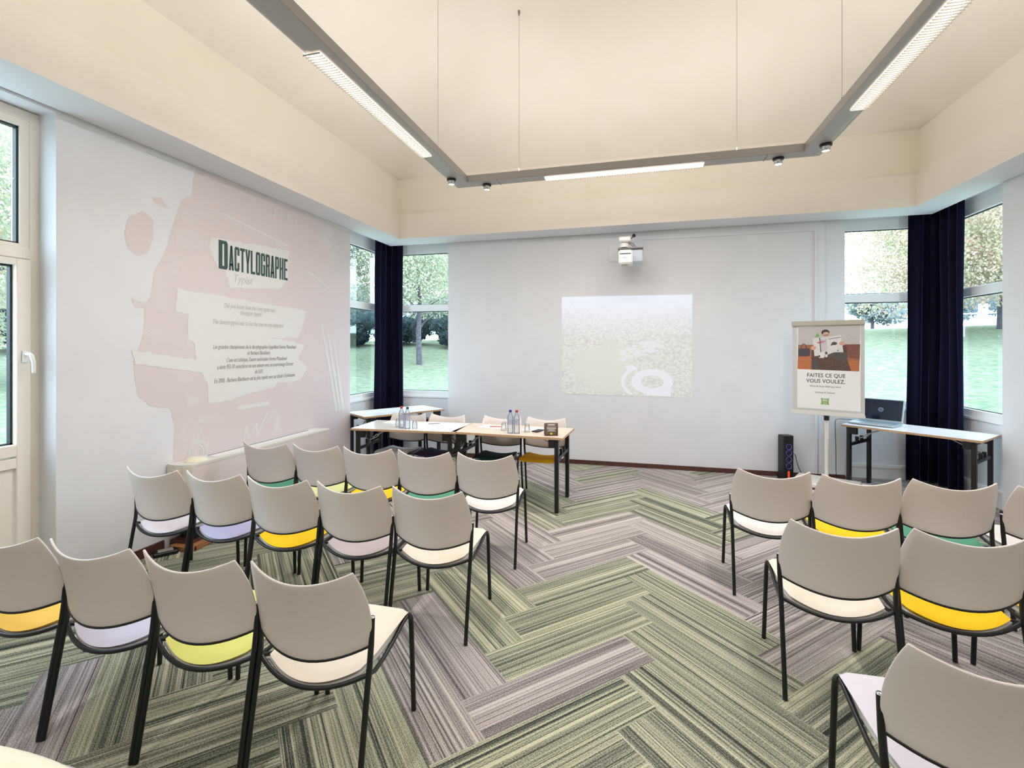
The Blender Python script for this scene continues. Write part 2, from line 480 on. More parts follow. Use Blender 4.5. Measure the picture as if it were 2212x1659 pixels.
window('window_1', (XL - REC, 5.583, 0), R(90), YB + REC - 5.583 + .075, stile_l=.02, stile_r=.12)
window('window_2', (XL - REC, YB + REC, 0), 0, -2.726 - XL + REC, stile_l=.08, stile_r=.02)
window('window_3', (2.46, YB + REC, 0), 0, XR + REC - 2.46, stile_l=.02, stile_r=.08)
window('window_4', (XR + REC, YB + REC + .075, 0), R(-90), YB + REC + .075 - 5.54, stile_l=.12, stile_r=.02)

# glazed door with toplight, in the recess near the viewer
def door():
    root = empty('door_1', (XL - .155, 1.12, 0), R(90)); root['kind'] = 'structure'   # local x = along wall (+y), local -y... faces room
    W = 1.15; d = .08
    f = MB()
    f.box(0, .05, 0, d, 0, 3.15); f.box(W - .05, W, 0, d, 0, 3.15); f.box(.05, W - .05, 0, d, 3.09, 3.15)
    f.box(.05, W - .05, -.004, d, 2.19, 2.26, b=.004)
    for (xa, xb, za, zb) in ((.05, .10, 2.26, 3.09), (W - .10, W - .05, 2.26, 3.09), (.10, W - .10, 2.26, 2.285), (.10, W - .10, 3.04, 3.09)):
        f.box(xa, xb, .004, d, za, zb)
    f.build('door_frame', M['door_pvc'], root)
    l = MB()
    x0, x1 = .055, W - .055
    for (xa, xb, za, zb) in ((x0, x0 + .075, .03, 2.185), (x1 - .075, x1, .03, 2.185), (x0 + .075, x1 - .075, 2.145, 2.185), (x0 + .075, x1 - .075, .925, 1.0), (x0 + .075, x1 - .075, .85, .915), (x0 + .075, x1 - .075, .03, .14)):
        l.box(xa, xb, -.022, d - .01, za, zb, b=.004)
    l.build('door_leaf', M['door_pvc'], root)
    p = MB(); p.box(x0 + .08, x1 - .08, .0, .03, .145, .848, b=.003); p.build('lower_panel', M['door_pvc'], root)
    gk = MB()
    for (xa, xb, z0, z1) in ((.10, W - .10, 2.285, 3.04), (x0 + .075, x1 - .075, 1.0, 2.145)):
        gk.box(xa, xb, .018, .05, z0, z0 + .01); gk.box(xa, xb, .018, .05, z1 - .012, z1)
        gk.box(xa, xa + .012, .018, .05, z0, z1); gk.box(xb - .012, xb, .018, .05, z0, z1)
    gk.build('gasket', M['gasket'], root)
    for (xa, xb, z0, z1) in ((.10, W - .10, 2.285, 3.04), (x0 + .075, x1 - .075, 1.0, 2.145)):
        g = MB(); g.box(xa, xb, .03, .036, z0, z1); g.build('pane', M['glass'], root)
    h = MB(); h.box(x1 - .05, x1 - .022, -.036, -.022, 1.52, 1.6, b=.004)
    h.tube([(x1 - .036, -.03, 1.575), (x1 - .036, -.07, 1.577), (x1 - .034, -.085, 1.565), (x1 - .026, -.09, 1.52), (x1 - .024, -.086, 1.455)], [.010, .011, .012, .011, .009], 10)
    h.build('door_handle', M['white'], root)
door()

# ------------------------------------------------------------------ curtains (gathered in the two glazed corners)
def curtain(name, label, path, folds, z1=3.225, amp=.034, flare=.02):
    # path: list of 2D points; pleats are offset along the local normal
    P = [Vector((a, c)) for a, c in path]
    seg = [(P[i + 1] - P[i]).length for i in range(len(P) - 1)]; tot = sum(seg)
    def at(s):
        d = s * tot
        for i, l in enumerate(seg):
            if d <= l or i == len(seg) - 1:
                t = (P[i + 1] - P[i]) / l; return P[i] + t * d, Vector((-t.y, t.x))
            d -= l
    N = folds * 12
    ph = [random.uniform(.7, 1.3) for _ in range(folds * 2 + 4)]
    def fn(u, v):
        # v: 0 bottom .. 1 top
        sp = (u - .5) * (1 + flare * (1 - v) ** 1.5 * 2) + .5
        sp = min(max(sp, 0), 1)
        p, n = at(sp)
        k = u * folds
        a = amp * ph[int(k * 2) % len(ph)] * (1.0 - .35 * v)
        w = math.sin(2 * math.pi * k + .5 * math.sin(3 * v + k)) * a + .006 * math.sin(9 * v + 5 * u)
        ext = (u - .5) * flare * 5 * (1 - v) ** 1.6
        t = Vector((n.y, -n.x))
        q = p + n * w + t * ext * .35
        return (q.x, q.y, .02 + v * (z1 - .02))
    b = MB(); b.grid(fn, N, 26)
    o = b.build(name, M['navy'], None, fix=False); solid(o, .004)
    return tag(o, label, 'curtain', 'corner curtains')
curtain('curtain', 'navy velvet curtain gathered in the window corner beside the mural wall', [(-3.745, 6.35), (-3.765, 6.66), (-3.70, 6.745), (-3.52, 6.755)], 4, amp=.042)
curtain('curtain', 'navy velvet curtain hanging to the floor behind the laptop table', [(3.15, 6.745), (3.36, 6.74), (3.425, 6.66), (3.43, 6.28)], 5, amp=.045)

# ------------------------------------------------------------------ pendant lighting ring
def luminaire():
    root = thing('pendant_light', 'grey aluminium rectangular ring light hung on wires below the ceiling', 'lamp', (0, 0, 3.296))
    ox0, ox1, oy0, oy1 = -1.862, 1.580, -2.0, 4.781
    wd = .19; H = .07
    # profile across the channel: outer edge rounded up, inner edge square (t: 0 outer .. 1 inner)
    prof = [(0, .045), (.06, .02), (.2, .004), (.36, 0), (.97, 0), (1, .006), (1, H), (.1, H)]
    rings = []
    for (t, z) in prof:
        k = t * wd
        rings.append([(ox0 + k, oy0 + k, z), (ox1 - k, oy0 + k, z), (ox1 - k, oy1 - k, z), (ox0 + k, oy1 - k, z)])
    b = MB(); n = len(prof)
    for i in range(n):
        A, B_ = rings[i], rings[(i + 1) % n]
        for c in range(4):
            d = (c + 1) % 4
            b.add([A[c], A[d], B_[d], B_[c]], [(0, 1, 2, 3)], False)
    b.build('channel', M['fixture'], root)
    # dark joint lines near the corners
    for x in (-1.36, 1.10):
        j = MB(); j.box(x, x + .004, oy1 - wd, oy1 - .03, -.0015, .002); j.build('joint', M['fixture_dark'], root)
    # louvred diffusers: (x0,x1,y0,y1)
    spans = [(ox0 + .016, ox0 + .128, 2.34, 3.86, 'y'), (-.88, .59, oy1 - .155, oy1 - .025, 'x'), (ox1 - .128, ox1 - .016, 1.9, 3.86, 'y'),]
    for (x0, x1, y0, y1, ax) in spans:
        d = MB(); 
        # shallow curved lens just under the channel
        if ax == 'y':
            out = x0 if x0 < 0 else x1; inn = x1 if x0 < 0 else x0
            d.grid(lambda u, v: (out + (inn - out) * u, y0 + (y1 - y0) * v, -.006 - .004 * math.sin(math.pi * u) + .016 * max(0, .35 - u) ** 1.2 * 2.2), 10, 2)
        else:
            d.grid(lambda u, v: (x0 + (x1 - x0) * v, y1 + (y0 - y1) * u, -.006 - .004 * math.sin(math.pi * u) + .016 * max(0, .35 - u) ** 1.2 * 2.2), 10, 2)
        o = d.build('diffuser', M['lamp'], root); solid(o, .003)
        l = MB(); n_ = int((max(x1 - x0, y1 - y0)) / .024)
        for i in range(n_ + 1):
            if ax == 'y':
                y = y0 + (y1 - y0) * i / n_; l.box(min(x0, x1), max(x0, x1), y - .0012, y + .0012, -.016, -.0075)
            else:
                x = x0 + (x1 - x0) * i / n_; l.box(x - .0012, x + .0012, y0, y1, -.016, -.0075)
        l.build('louvre', M['louvre'], root)
    for (x, y) in ((-1.79, 4.46), (-1.496, 4.70), (1.213, 4.70), (1.51, 4.476)):
        s = MB(); s.lathe([(.0, .0), (.046, .0), (.046, -.012), (.04, -.02), (.034, -.02)], (x, y, 0)); so = s.build('spotlight', M['dark'], root)
        c = MB(); c.lathe([(.034, -.015), (.034, -.05), (.028, -.056)], (x, y, 0)); c.build('spot_collar', M['chrome'], so)
        e = MB(); e.lathe([(.029, -.052), (.014, -.057), (.0, -.058)], (x, y, 0)); e.build('bulb', M['spot'], so)
    for (x, y) in ((-1.744, 4.021), (-1.15, 4.68), (.87, 4.68), (1.429, 3.932), (-1.744, .6), (1.429, .6), (-1.0, -1.9), (.8, -1.9)):
        zc_ = ceil_z(x, y) - 3.296
        w = MB(); w.cyl((x, y, H), (x, y, zc_ + .01), .0016, 6); w.cyl((x, y, H), (x, y, H + .05), .006, 8)
        w.lathe([(.0, zc_ - .04), (.008, zc_ - .04), (.014, zc_ + .01)], (x, y, 0), 12)
        w.build('suspension_wire', M['wire'], root)
luminaire()

# ------------------------------------------------------------------ stacking chairs
def par(u): return 1 - u * u
def make_chair():
    root = empty('stacking_chair', (0, 0, 0))
    # backrest
    b = MB()
    def bk(iu, v):
        u = iu * 2 - 1
        x = u * (.2336 + .05 * v - .073 * v * v)
        if v > .93: x *= 1 - .5 * (v - .93) ** 2
        ys = .094 - .081 * v ** 1.8; zs = .537 + .294 * v
        return (x, ys - (.073 - .027 * v) * par(u), zs - (.044 + .002 * v) * par(u))
    b.grid(bk, 16, 12)
    o = b.build('backrest', M['back'], root, fix=False); solid(o, .009); bev(o, .003, 2)
    # seat pad: closed pillow
    p = MB()
    def pad(sgn):
        def fn(iu, v):
            u = iu * 2 - 1
            w = .192 + .012 * min(1, v / .25) - .004 * max(0, v - .9) * 10
            yr = .088 - .052 * par(u); yf = .502 - .012 * u * u
            y = yr + (yf - yr) * v
            zr = .440 - .042 * par(u) * .95
            s = v * v * (3 - 2 * v)
            z = zr + (.450 - zr) * s - .010 * math.sin(math.pi * v) * par(u)
            if v > .88: z -= .022 * ((v - .88) / .12) ** 2
            edge = min(1, min(1 - abs(u), v, 1 - v) / .07)
            edge = math.sqrt(max(0, 1 - (1 - edge) ** 2))
            t = .016
            return (u * w, y, z + (edge * t * .9 if sgn > 0 else -edge * t * .8))
        return fn
    p.grid(pad(1), 16, 16); p.grid(pad(-1), 16, 16, flip=True)
    seat = p.build('seat', SEAT['white'], root)
    sh = MB()
    def shell(iu, v):
        u = iu * 2 - 1
        w = .197; yr = .09 - .05 * par(u); yf = .49
        y = yr + (yf - yr) * v
        zr = .424 - .042 * par(u)
        s = v * v * (3 - 2 * v)
        return (u * w, y, zr + (.432 - zr) * s - .012 * math.sin(math.pi * v) * par(u) - .02 * max(0, abs(u) - .9) * 10 * math.sin(math.pi * v))
    sh.grid(shell, 14, 10)
    o = sh.build('seat_shell', M['shell'], root, fix=False); solid(o, .008)
    # frame
    f = MB()
    f.tube([(.2303 * u, .088 - .060 * par(u), .430 - .044 * par(u)) for u in [i / 8 - 1 for i in range(17)]], .0085, 10)
    for s in (-1, 1):
        f.tube([(s * .203, .462, .437), (s * .203, .42, .432), (s * .208, .32, .412), (s * .216, .22, .402), (s * .224, .14, .408), (s * .230, .088, .430)], .0085, 10)
    f.tube([(-.2, .30, .405), (0, .30, .392), (.2, .30, .405)], .007, 8)
    f.build('seat_frame', M['black'], root)
    r = MB(); r.tube([(.2345 * u, .094 - .073 * par(u), .533 - .044 * par(u)) for u in [i / 8 - 1 for i in range(17)]], .0062, 8)
    r.build('back_rail', M['black'], root)
    for s in (-1, 1):
        l = MB(); l.tube([(s * .2345, 0, .002), (s * .2325, .07, .38), (s * .2325, .086, .46), (s * .2345, .0935, .53), (s * .238, .0945, .634)], .0108, 12)
        lo = l.build('leg', M['black'], root)
        c = MB(); c.lathe([(.0108, .6335), (.0098, .637), (0, .638)], (s * .238, .0945, 0), 12); c.build('end_cap', M['chrome'], lo)
        l = MB(); l.tube([(s * .218, .491, .002), (s * .2055, .492, .38), (s * .2045, .488, .415), (s * .2035, .475, .432), (s * .203, .455, .436)], .0112, 12)
        l.build('leg', M['black'], root)
    return root, seat
proto, proto_seat = make_chair()
seat_mesh = {}
def seat_for(col):
    if col not in seat_mesh:
        me = proto_seat.data.copy(); me.materials.clear(); me.materials.append(SEAT[col]); seat_mesh[col] = me
    return seat_mesh[col]
first = [True]
def chair(x, y, a, col, label, group):
    if first[0]:
        o = proto; first[0] = False
    else:
        o = copy_tree(proto)
    o.location = (x, y, 0); o.rotation_euler = (0, 0, a)
    for c in o.children:
        if c.name.split('.')[0] == 'seat': c.data = seat_for(col)
    tag(o, label, 'chair', group)
G1, G2, G3 = 'chairs on the mural side of the aisle', 'chairs on the flipchart side of the aisle', 'chairs behind the conference tables'
n1 = 'in mural-side row nearest the tables'
for a in [
    (-2.996, 3.313, .010, 'green', 'white-backed chair, green seat, radiator end of the mural-side row nearest the tables', G1),
    (-2.525, 3.332, -.005, 'pale_lime', 'white-backed chair with pale lime seat, second from radiator, ' + n1, G1),
    (-2.054, 3.338, .010, 'yellow', 'white-backed chair with yellow seat, middle of five ' + n1, G1),
    (-1.579, 3.348, .009, 'green', 'white-backed chair, green seat, beside the aisle chair ' + n1, G1),
    (-1.095, 3.373, .020, 'white', 'white-seated chair at the aisle end of the mural-side row nearest the tables', G1),
    (-3.060, 2.408, .002, 'lilac', 'pale lilac seated chair at the radiator end of mural-side middle row', G1),
    (-2.591, 2.431, -.006, 'blue', 'lavender-blue seated chair second from the wall in mural-side middle row', G1),
    (-2.107, 2.424, .012, 'yellow', 'yellow-seated chair third from the wall in mural-side middle row', G1),
    (-1.622, 2.433, -.008, 'mauve', 'mauve-grey seated chair next to the aisle chair in mural-side middle row', G1),
    (-1.135, 2.449, -.004, 'cream', 'cream-seated chair at the aisle end of the mural-side middle row', G1),
    (-2.615, 1.405, .022, 'orange', 'orange-yellow seated chair nearest the glazed door in mural-side rear row', G1),
    (-2.135, 1.419, .012, 'lavender', 'lavender-seated chair second from the glazed door in mural-side rear row', G1),
    (-1.652, 1.435, .030, 'lime', 'lime-yellow seated chair third from the glazed door in mural-side rear row', G1),
    (-1.171, 1.459, .023, 'cream', 'cream-seated chair at the aisle end of the mural-side rear row', G1),
    (-1.72, .50, .010, 'ivory', 'pale cream-lime chair seat cut off at the bottom corner of the photo', G1),
    (.850, 3.390, .011, 'white', 'white-seated chair at the aisle end of the row before the flipchart', G2),
    (1.329, 3.365, .020, 'yellow', 'yellow-seated chair in the row before the flipchart, second from the aisle', G2),
    (1.816, 3.385, .022, 'green', 'green-seated chair in the row before the laptop table, third from the aisle', G2),
    (2.320, 3.360, -.015, 'white', 'white-seated chair nearest the right-hand wall in the row before the laptop table', G2),
    (.893, 2.435, -.017, 'cream', 'cream-seated chair at the aisle end of the flipchart-side middle row', G2),
    (1.380, 2.457, .030, 'yellow', 'bright yellow seated chair second from the aisle in flipchart-side middle row', G2),
    (1.885, 2.470, .010, 'yellow', 'chair at the right edge of the photo, only a yellow sliver of seat showing', G2),
    (.909, 1.490, .016, 'lilac', 'large foreground chair with lilac-grey seat at the bottom right corner', G2),
    (-2.659, 5.289, R(180), 'pale_grey', 'chair with pale grey seat behind the tables, nearest the corner table', G3),
    (-2.162, 5.288, R(178.2), 'dark_purple', 'chair with dark purple seat tucked behind the pale conference table', G3),
    (-1.499, 5.310, R(181.5), 'dark_green', 'chair with dark green seat tucked behind the beech conference table', G3),
    (-.990, 5.333, R(178.8), 'mustard', 'chair with mustard seat behind the tables, beside the brown table card', G3),
]: chair(*a)

# ------------------------------------------------------------------ folding tables
def make_table(Lx, D=.6):
    root = empty('folding_table', (0, 0, 0))
    t = MB(); t.box(-Lx / 2, Lx / 2, -D / 2, D / 2, .722, .74, mi=0)
    for (x0, x1, y0, y1) in ((-Lx / 2 - .003, Lx / 2 + .003, -D / 2 - .003, -D / 2), (-Lx / 2 - .003, Lx / 2 + .003, D / 2, D / 2 + .003), (-Lx / 2 - .003, -Lx / 2, -D / 2, D / 2), (Lx / 2, Lx / 2 + .003, -D / 2, D / 2)):
        t.box(x0, x1, y0, y1, .719, .7405, mi=1)
    t.box(-Lx / 2, Lx / 2, -D / 2, D / 2, .718, .722, mi=1)
    t.build('tabletop', [M['laminate'], M['edge']], root)
    xi = Lx / 2 - .065; yi = D / 2 - .04
    for sx in (-1, 1):
        for sy in (-1, 1):
            l = MB(); l.box(sx * xi - .019, sx * xi + .019, sy * yi - .024, sy * yi + .024, .0, .70, b=.005); l.build('leg', M['black'], root)
        c = MB(); c.box(sx * xi - .012, sx * xi + .012, -yi + .02, yi - .02, .50, .535); c.box(sx * xi - .02, sx * xi + .02, -yi - .02, yi + .02, .69, .72)
        for sy in (-1, 1):
            c.box(sx * (xi - .05) - .03, sx * (xi - .05) + .03, sy * yi - .02, sy * yi + .02, .64, .718)
        for yy in (-.06, .06): c.box(sx * xi - .015, sx * xi + .015, yy - .012, yy + .012, .53, .585)
        c.build('crossbar', M['black'], root)
        br = MB()
        for yy in (-.05, .05):
            br.tube([(sx * xi, yy, .56), (sx * (xi - .06), yy, .585), (sx * (xi - .10), yy, .63), (sx * (xi - .28), yy, .715)], .006, 8)
        br.tube([(sx * xi, -.05, .56), (sx * xi, .05, .56)], .006, 8)
        br.build('brace', M['chrome'], root)
    return root
tp = make_table(1.18)
def place(o, x, y, a, label):
    o.location = (x, y, 0); o.rotation_euler = (0, 0, a); tag(o, label, 'table', 'folding tables')
glare_top = [c for c in tp.children if c.name == 'tabletop'][0].data.copy(); glare_top.materials[0] = M['laminate_glare']
def pale(o):  # swaps in the top with reflection coloured into it
    for c in o.children:
        if c.name.startswith('tabletop'): c.data = glare_top
    return o
place(tp, -1.268, 4.925, R(-3.4), 'folding conference table with tent card, beech top turned towards the aisle')
place(pale(copy_tree(tp)), -2.43, 4.905, R(3.0), 'folding conference table with top coloured pale for reflected light, nearest the radiator, bottles on it')
place(pale(copy_tree(tp)), -3.235, 6.02, R(55.5), 'empty folding table set across the corner in front of the left curtain')
place(pale(copy_tree(tp)), 2.895, 6.062, R(-42.5), 'folding table across the corner carrying the laptop, curtain behind it')

# things on the conference tables
def bottle(x, y, h, cap, label):
    root = thing('water_bottle', label, 'bottle', (x, y, .741), 0, 'water bottles on the conference tables')
    b = MB(); s = h / .235
    pr = [(.0, .004), (.026, .0), (.031, .006), (.031, .03), (.0295, .036), (.031, .042), (.031, .066), (.0295, .072), (.031, .078), (.031, .15), (.029, .165), (.020, .19), (.0125, .205), (.0125, .215)]
    b.lathe([(r, z * s) for r, z in pr], n=20); b.build('bottle_body', M['bottle'], root)
    c = MB(); c.lathe([(0, .235 * s), (.013, .235 * s), (.0148, .230 * s), (.0148, .212 * s), (.012, .212 * s)], n=16); c.build('cap', cap, root)
    lb = MB(); lb.lathe([(.0315, .092 * s), (.0315, .140 * s)], n=20); lb.build('paper_band', M['band'], root)
M['band'] = glassy('bottle_label', (215, 220, 238), 1.3, .6, .3)
bottle(-2.482, 4.735, .235, M['red'], 'clear water bottle with red cap on the pale table by the radiator')
bottle(-2.393, 4.700, .235, M['darkteal'], 'clear water bottle with dark teal cap beside an upturned tumbler')
bottle(-1.251, 4.720, .240, M['darkblue'], 'clear water bottle with blue cap on the beech table')
bottle(-1.185, 4.725, .240, M['red'], 'clear water bottle with red cap on the beech table beside the aisle')
def tumbler(x, y, label):
    o = MB().lathe([(.029, .0), (.031, .001), (.027, .05), (.023, .082), (.019, .088), (0, .089)], n=20).lathe([(.028, .002), (.0245, .05), (.021, .078), (0, .08)], n=20).build('tumbler', M['tumbler'], None)
    o.location = (x, y, .7412); tag(o, label, 'glass', 'upturned tumblers')
tumbler(-2.559, 4.80, 'upturned clear tumbler left of the red-capped bottle on the pale table')
tumbler(-2.325, 4.735, 'upturned clear tumbler right of the teal-capped bottle on the pale table')
tumbler(-1.36, 4.86, 'upturned clear tumbler beside the blue-capped bottle on the beech table')
tumbler(-1.10, 4.83, 'upturned clear tumbler between the red-capped bottle and the table card')
def sheet(x, y, a, label):
    o = MB().box(-.15, .15, -.105, .105, 0, .0012).build('paper_sheet', M['paper'], None)
    o.location = (x, y, .7412); o.rotation_euler = (0, 0, a); tag(o, label, 'paper', 'note sheets on the conference tables')
sheet(-2.70, 5.075, R(4), 'white note sheet near the corner end of the pale table')
sheet(-2.16, 5.08, R(6), 'white note sheet with a grey pen on the pale table')
sheet(-1.53, 5.05, R(-8), 'white note sheet with a red pen on the beech table')
sheet(-1.03, 5.02, R(-5), 'white note sheet beside the phone on the beech table')
def pen(x, y, a, m, label, name='pen'):
    o = MB().tube([(-.07, 0, 0), (-.062, 0, 0), (.055, 0, 0), (.07, 0, 0)], [.002, .0048, .0048, .001], 8).build(name, m, None)
    o.location = (x, y, .7475); o.rotation_euler = (0, 0, a); tag(o, label, 'pen', 'pens on the conference tables')
pen(-2.24, 5.06, R(35), M['grey'], 'grey pen lying on a note sheet on the pale table')
pen(-1.50, 5.04, R(10), M['red'], 'red pen lying on a note sheet on the beech table')
o = MB().box(-.035, .035, -.07, .07, 0, .012, b=.003).build('phone', M['dark'], None); o.location = (-1.0, 4.90, .7412); o.rotation_euler = (0, 0, R(-20)); tag(o, 'small black phone lying left of the brown table card', 'phone')
# table card: curled brown card standing on the table
tc = thing('table_card', 'curled brown table card with white print at the table corner', 'sign', (-.835, 4.735, .741), R(16))
b = MB()
def card(u, v):
    a = -.75 + 1.5 * v
    return (-.072 + .144 * u, -.052 + .02 * (1 - math.cos(a)) * -1 + .005, .062 + .062 * math.sin(a) / math.sin(.75))
b.grid(lambda u, v: (-.066 + .132 * u, -.04 - .016 * math.sin(math.pi * v), .125 * v), 4, 10)
b.grid(lambda u, v: (-.066 + .132 * u, -.04 + .075 * math.sin(math.pi * v / 2 * 1.0) * 1.0, .125 - .125 * (1 - math.cos(math.pi * v / 2))), 4, 10)
o = b.build('card', M['tent'], tc, fix=False); solid(o, .002)
pr = MB()
for i, (z, w) in enumerate(((.108, .07), (.088, .085), (.078, .095), (.068, .09), (.058, .06), (.048, .085))):
    y = -.0425 - .016 * math.sin(math.pi * z / .125)
    pr.box(-w / 2, w / 2, y - .001, y, z - (.005 if i == 0 else .002), z + (.005 if i == 0 else .002))
pr.build('printed_lines', M['paper'], tc)
lg = MB(); y = -.0425 - .016 * math.sin(math.pi * .022 / .125); lg.box(-.012, .012, y - .001, y, .012, .034); lg.build('logo', mat('card_logo', (214, 200, 70), .6), tc)

# ------------------------------------------------------------------ text helper
def text(name, body, size, Mx, m, parent=None, sx=1, off=0, shear=0, align='CENTER', depth=.0006, space=1):
    cu = bpy.data.curves.new(name, 'FONT'); cu.body = body; cu.size = size; cu.align_x = align; cu.offset = off; cu.shear = shear; cu.extrude = depth; cu.space_character = space
    cu.resolution_u = 3
    ob = bpy.data.objects.new(name, cu); COL.objects.link(ob)
    dg = bpy.context.evaluated_depsgraph_get(); dg.update()
    me = bpy.data.meshes.new_from_object(ob.evaluated_get(dg))
    bpy.data.objects.remove(ob); bpy.data.curves.remove(cu)
    me.transform(Mx @ Matrix.Diagonal((sx, 1, 1, 1)))
    me.materials.clear(); me.materials.append(m)
    o = bpy.data.objects.new(name, me); COL.objects.link(o)
    if parent: o.parent = parent
    return o
def wallM(y, z, x=XL + .004):      # text lying on the left wall: local x -> +y, local y -> +z, normal +x
    return Matrix(((0, 0, 1, x), (1, 0, 0, y), (0, 1, 0, z), (0, 0, 0, 1)))

# ------------------------------------------------------------------ mural
def halftone(name, c1, c2, sc, lo, hi):
    m = mat(name, c1, .7, spec=.2)
    N, L, B = nodes(m); nt = m.node_tree
    tc = N.new('ShaderNodeTexCoord'); mp = N.new('ShaderNodeMapping'); mp.inputs['Scale'].default_value = (0, 1, 1); mp.inputs['Rotation'].default_value = (R(45), 0, 0)
    L.new(tc.outputs['Object'], mp.inputs['Vector'])
    v = N.new('ShaderNodeTexVoronoi'); v.inputs['Scale'].default_value = sc; v.inputs['Randomness'].default_value = 0.05; L.new(mp.outputs['Vector'], v.inputs['Vector'])
    n = N.new('ShaderNodeTexNoise'); n.inputs['Scale'].default_value = 3.2; n.inputs['Detail'].default_value = 6; n.inputs['Roughness'].default_value = .65; L.new(tc.outputs['Object'], n.inputs['Vector'])
    mr = N.new('ShaderNodeMapRange'); mr.inputs['From Min'].default_value = lo; mr.inputs['From Max'].default_value = hi; mr.inputs['To Min'].default_value = -.05; mr.inputs['To Max'].default_value = .75
    L.new(n.outputs['Fac'], mr.inputs['Value'])
    ad = N.new('ShaderNodeMath'); ad.operation = 'LESS_THAN'; L.new(v.outputs['Distance'], ad.inputs[0]); L.new(mr.outputs['Result'], ad.inputs[1])
    mx = N.new('ShaderNodeMix'); mx.data_type = 'RGBA'; L.new(ad.outputs[0], mx.inputs['Factor']); mx.inputs[6].default_value = lin(c1); mx.inputs[7].default_value = lin(c2)
    L.new(mx.outputs[2], B.inputs['Base Color'])
    return m
PINK, WHT = (221, 208, 208), (225, 222, 221)
M['mural_pink'] = halftone('mural_pink_print', PINK, WHT, 62, .56, .80)
M['mural_mix'] = halftone('mural_halftone_print', PINK, WHT, 62, .30, .80)
M['mural_white'] = mat('mural_white_brush', (227, 225, 223), .7, spec=.2)
M['mural_grey'] = halftone('mural_grey_halftone', (214, 204, 204), (226, 224, 224), 55, .2, .9)
mural = thing('wall_mural', 'pale pink typewriter print with lettering covering the left wall', 'mural', (0, 0, 0))
LAY = [0]
def wp(pts, mi, lay, mb, jag=0, seed=1):
    r = random.Random(seed); out = []
    n = len(pts)
    for i in range(n):
        a, c = pts[i], pts[(i + 1) % n]
        if not jag: out.append(a); continue
        k = max(1, int(math.dist(a, c) / .035))
        for t in range(k):
            f = t / k
            j = jag if (0 < t) else jag * .3
            out.append((a[0] + (c[0] - a[0]) * f + r.uniform(-j, j), a[1] + (c[1] - a[1]) * f + r.uniform(-j, j)))
    out = [(min(max(y, 2.3), 5.575), min(max(z, .03), 3.17)) for y, z in out]
    LAY[0] += .00002
    mb.poly([(XL + lay + LAY[0], y, z) for y, z in out], mi)
def fixtri(o):
    b = bmesh.new(); b.from_mesh(o.data); bmesh.ops.triangulate(b, faces=b.faces, ngon_method='EAR_CLIP'); b.to_mesh(o.data); b.free(); return o
b = MB()
body = [(3.292, 3.163), (3.247, 2.912), (3.15, 2.836), (3.067, 2.548), (3.002, 2.351), (2.924, 2.217), (2.894, 2.005), (2.85, 1.913), (2.835, 1.693), (2.763, 1.492), (2.792, 1.26), (2.894, 1.161), (3.05, 1.127), (3.1, .997), (3.06, .04), (5.575, .04), (5.575, 3.141)]
wp(body, 0, .0010, b, .007, 3)
wp([(2.701, 2.464), (2.736, 2.599), (2.835, 2.669), (2.917, 2.618), (2.917, 2.469), (2.872, 2.349), (2.792, 2.312), (2.722, 2.355)], 0, .0010, b, .006, 4)
wp([(2.902, 2.792), (2.986, 2.81), (3.05, 2.744), (2.94, 2.751)], 0, .0011, b, .005, 5)
wp([(2.749, 1.991), (2.806, 1.967), (2.894, 1.961), (2.879, 1.915), (2.778, 1.922)], 0, .0012, b, .005, 6)
o = b.build('pink_print', M['mural_pink'], mural, fix=False); fixtri(o)
for args in [
    ([(3.12, 2.75), (3.45, 2.86), (3.50, 2.80), (3.20, 2.66)], 0, .0014, .008, 1),
    ([(2.93, 2.17), (3.10, 2.45), (3.18, 2.35), (3.06, 2.1), (3.0, 1.9), (2.9, 1.95)], 0, .0014, .01, 2),
    ([(3.116, 2.606), (3.385, 2.621), (3.424, 2.496), (3.1, 2.431)], 0, .0014, .008, 3),
    ([(2.87, 1.78), (3.2, 1.75), (3.28, 1.6), (2.85, 1.66)], 0, .0014, .01, 4),
    ([(3.31, 1.038), (3.616, .996), (3.585, .931), (3.329, .97)], 0, .0014, .004, 6),
    ([(4.72, 1.9), (4.80, 1.9), (4.78, 1.65), (4.72, 1.65)], 0, .0014, .01, 7),
    ([(3.185, 1.254), (3.31, 1.194), (3.385, 1.12), (3.22, 1.123)], 0, .0014, .006, 8),
    ([(4.85, 1.31), (5.28, 1.30), (5.30, 1.23), (4.87, 1.23)], 0, .0014, .008, 9),
    ([(3.627, 2.853), (4.427, 2.737), (4.397, 2.669), (3.606, 2.795)], 0, .0014, .004, 10),
    ([(4.85, 3.1), (5.57, 3.1), (5.57, 2.6), (5.3, 2.5), (5.15, 2.85)], 1, .0014, .006, 11),
]:
    b = MB(); wp(args[0], args[1], args[2], b, args[3], args[4]); o = b.build('halftone_print', [M['mural_mix'], M['mural_grey']], mural, fix=False); fixtri(o)
b = MB()
J = .009
wp([(3.443, 2.601), (4.432, 2.676), (4.412, 2.342), (4.354, 2.324), (3.523, 2.326), (3.414, 2.51)], 0, .0020, b, J, 11)
wp([(3.595, 2.346), (4.397, 2.34), (4.284, 2.234), (3.648, 2.169)], 0, .0021, b, J, 12)
wp([(3.116, 2.105), (4.72, 2.035), (4.64, 1.825), (4.593, 1.738), (3.22, 1.845), (3.22, 1.901), (3.108, 1.909)], 0, .0020, b, J, 13)
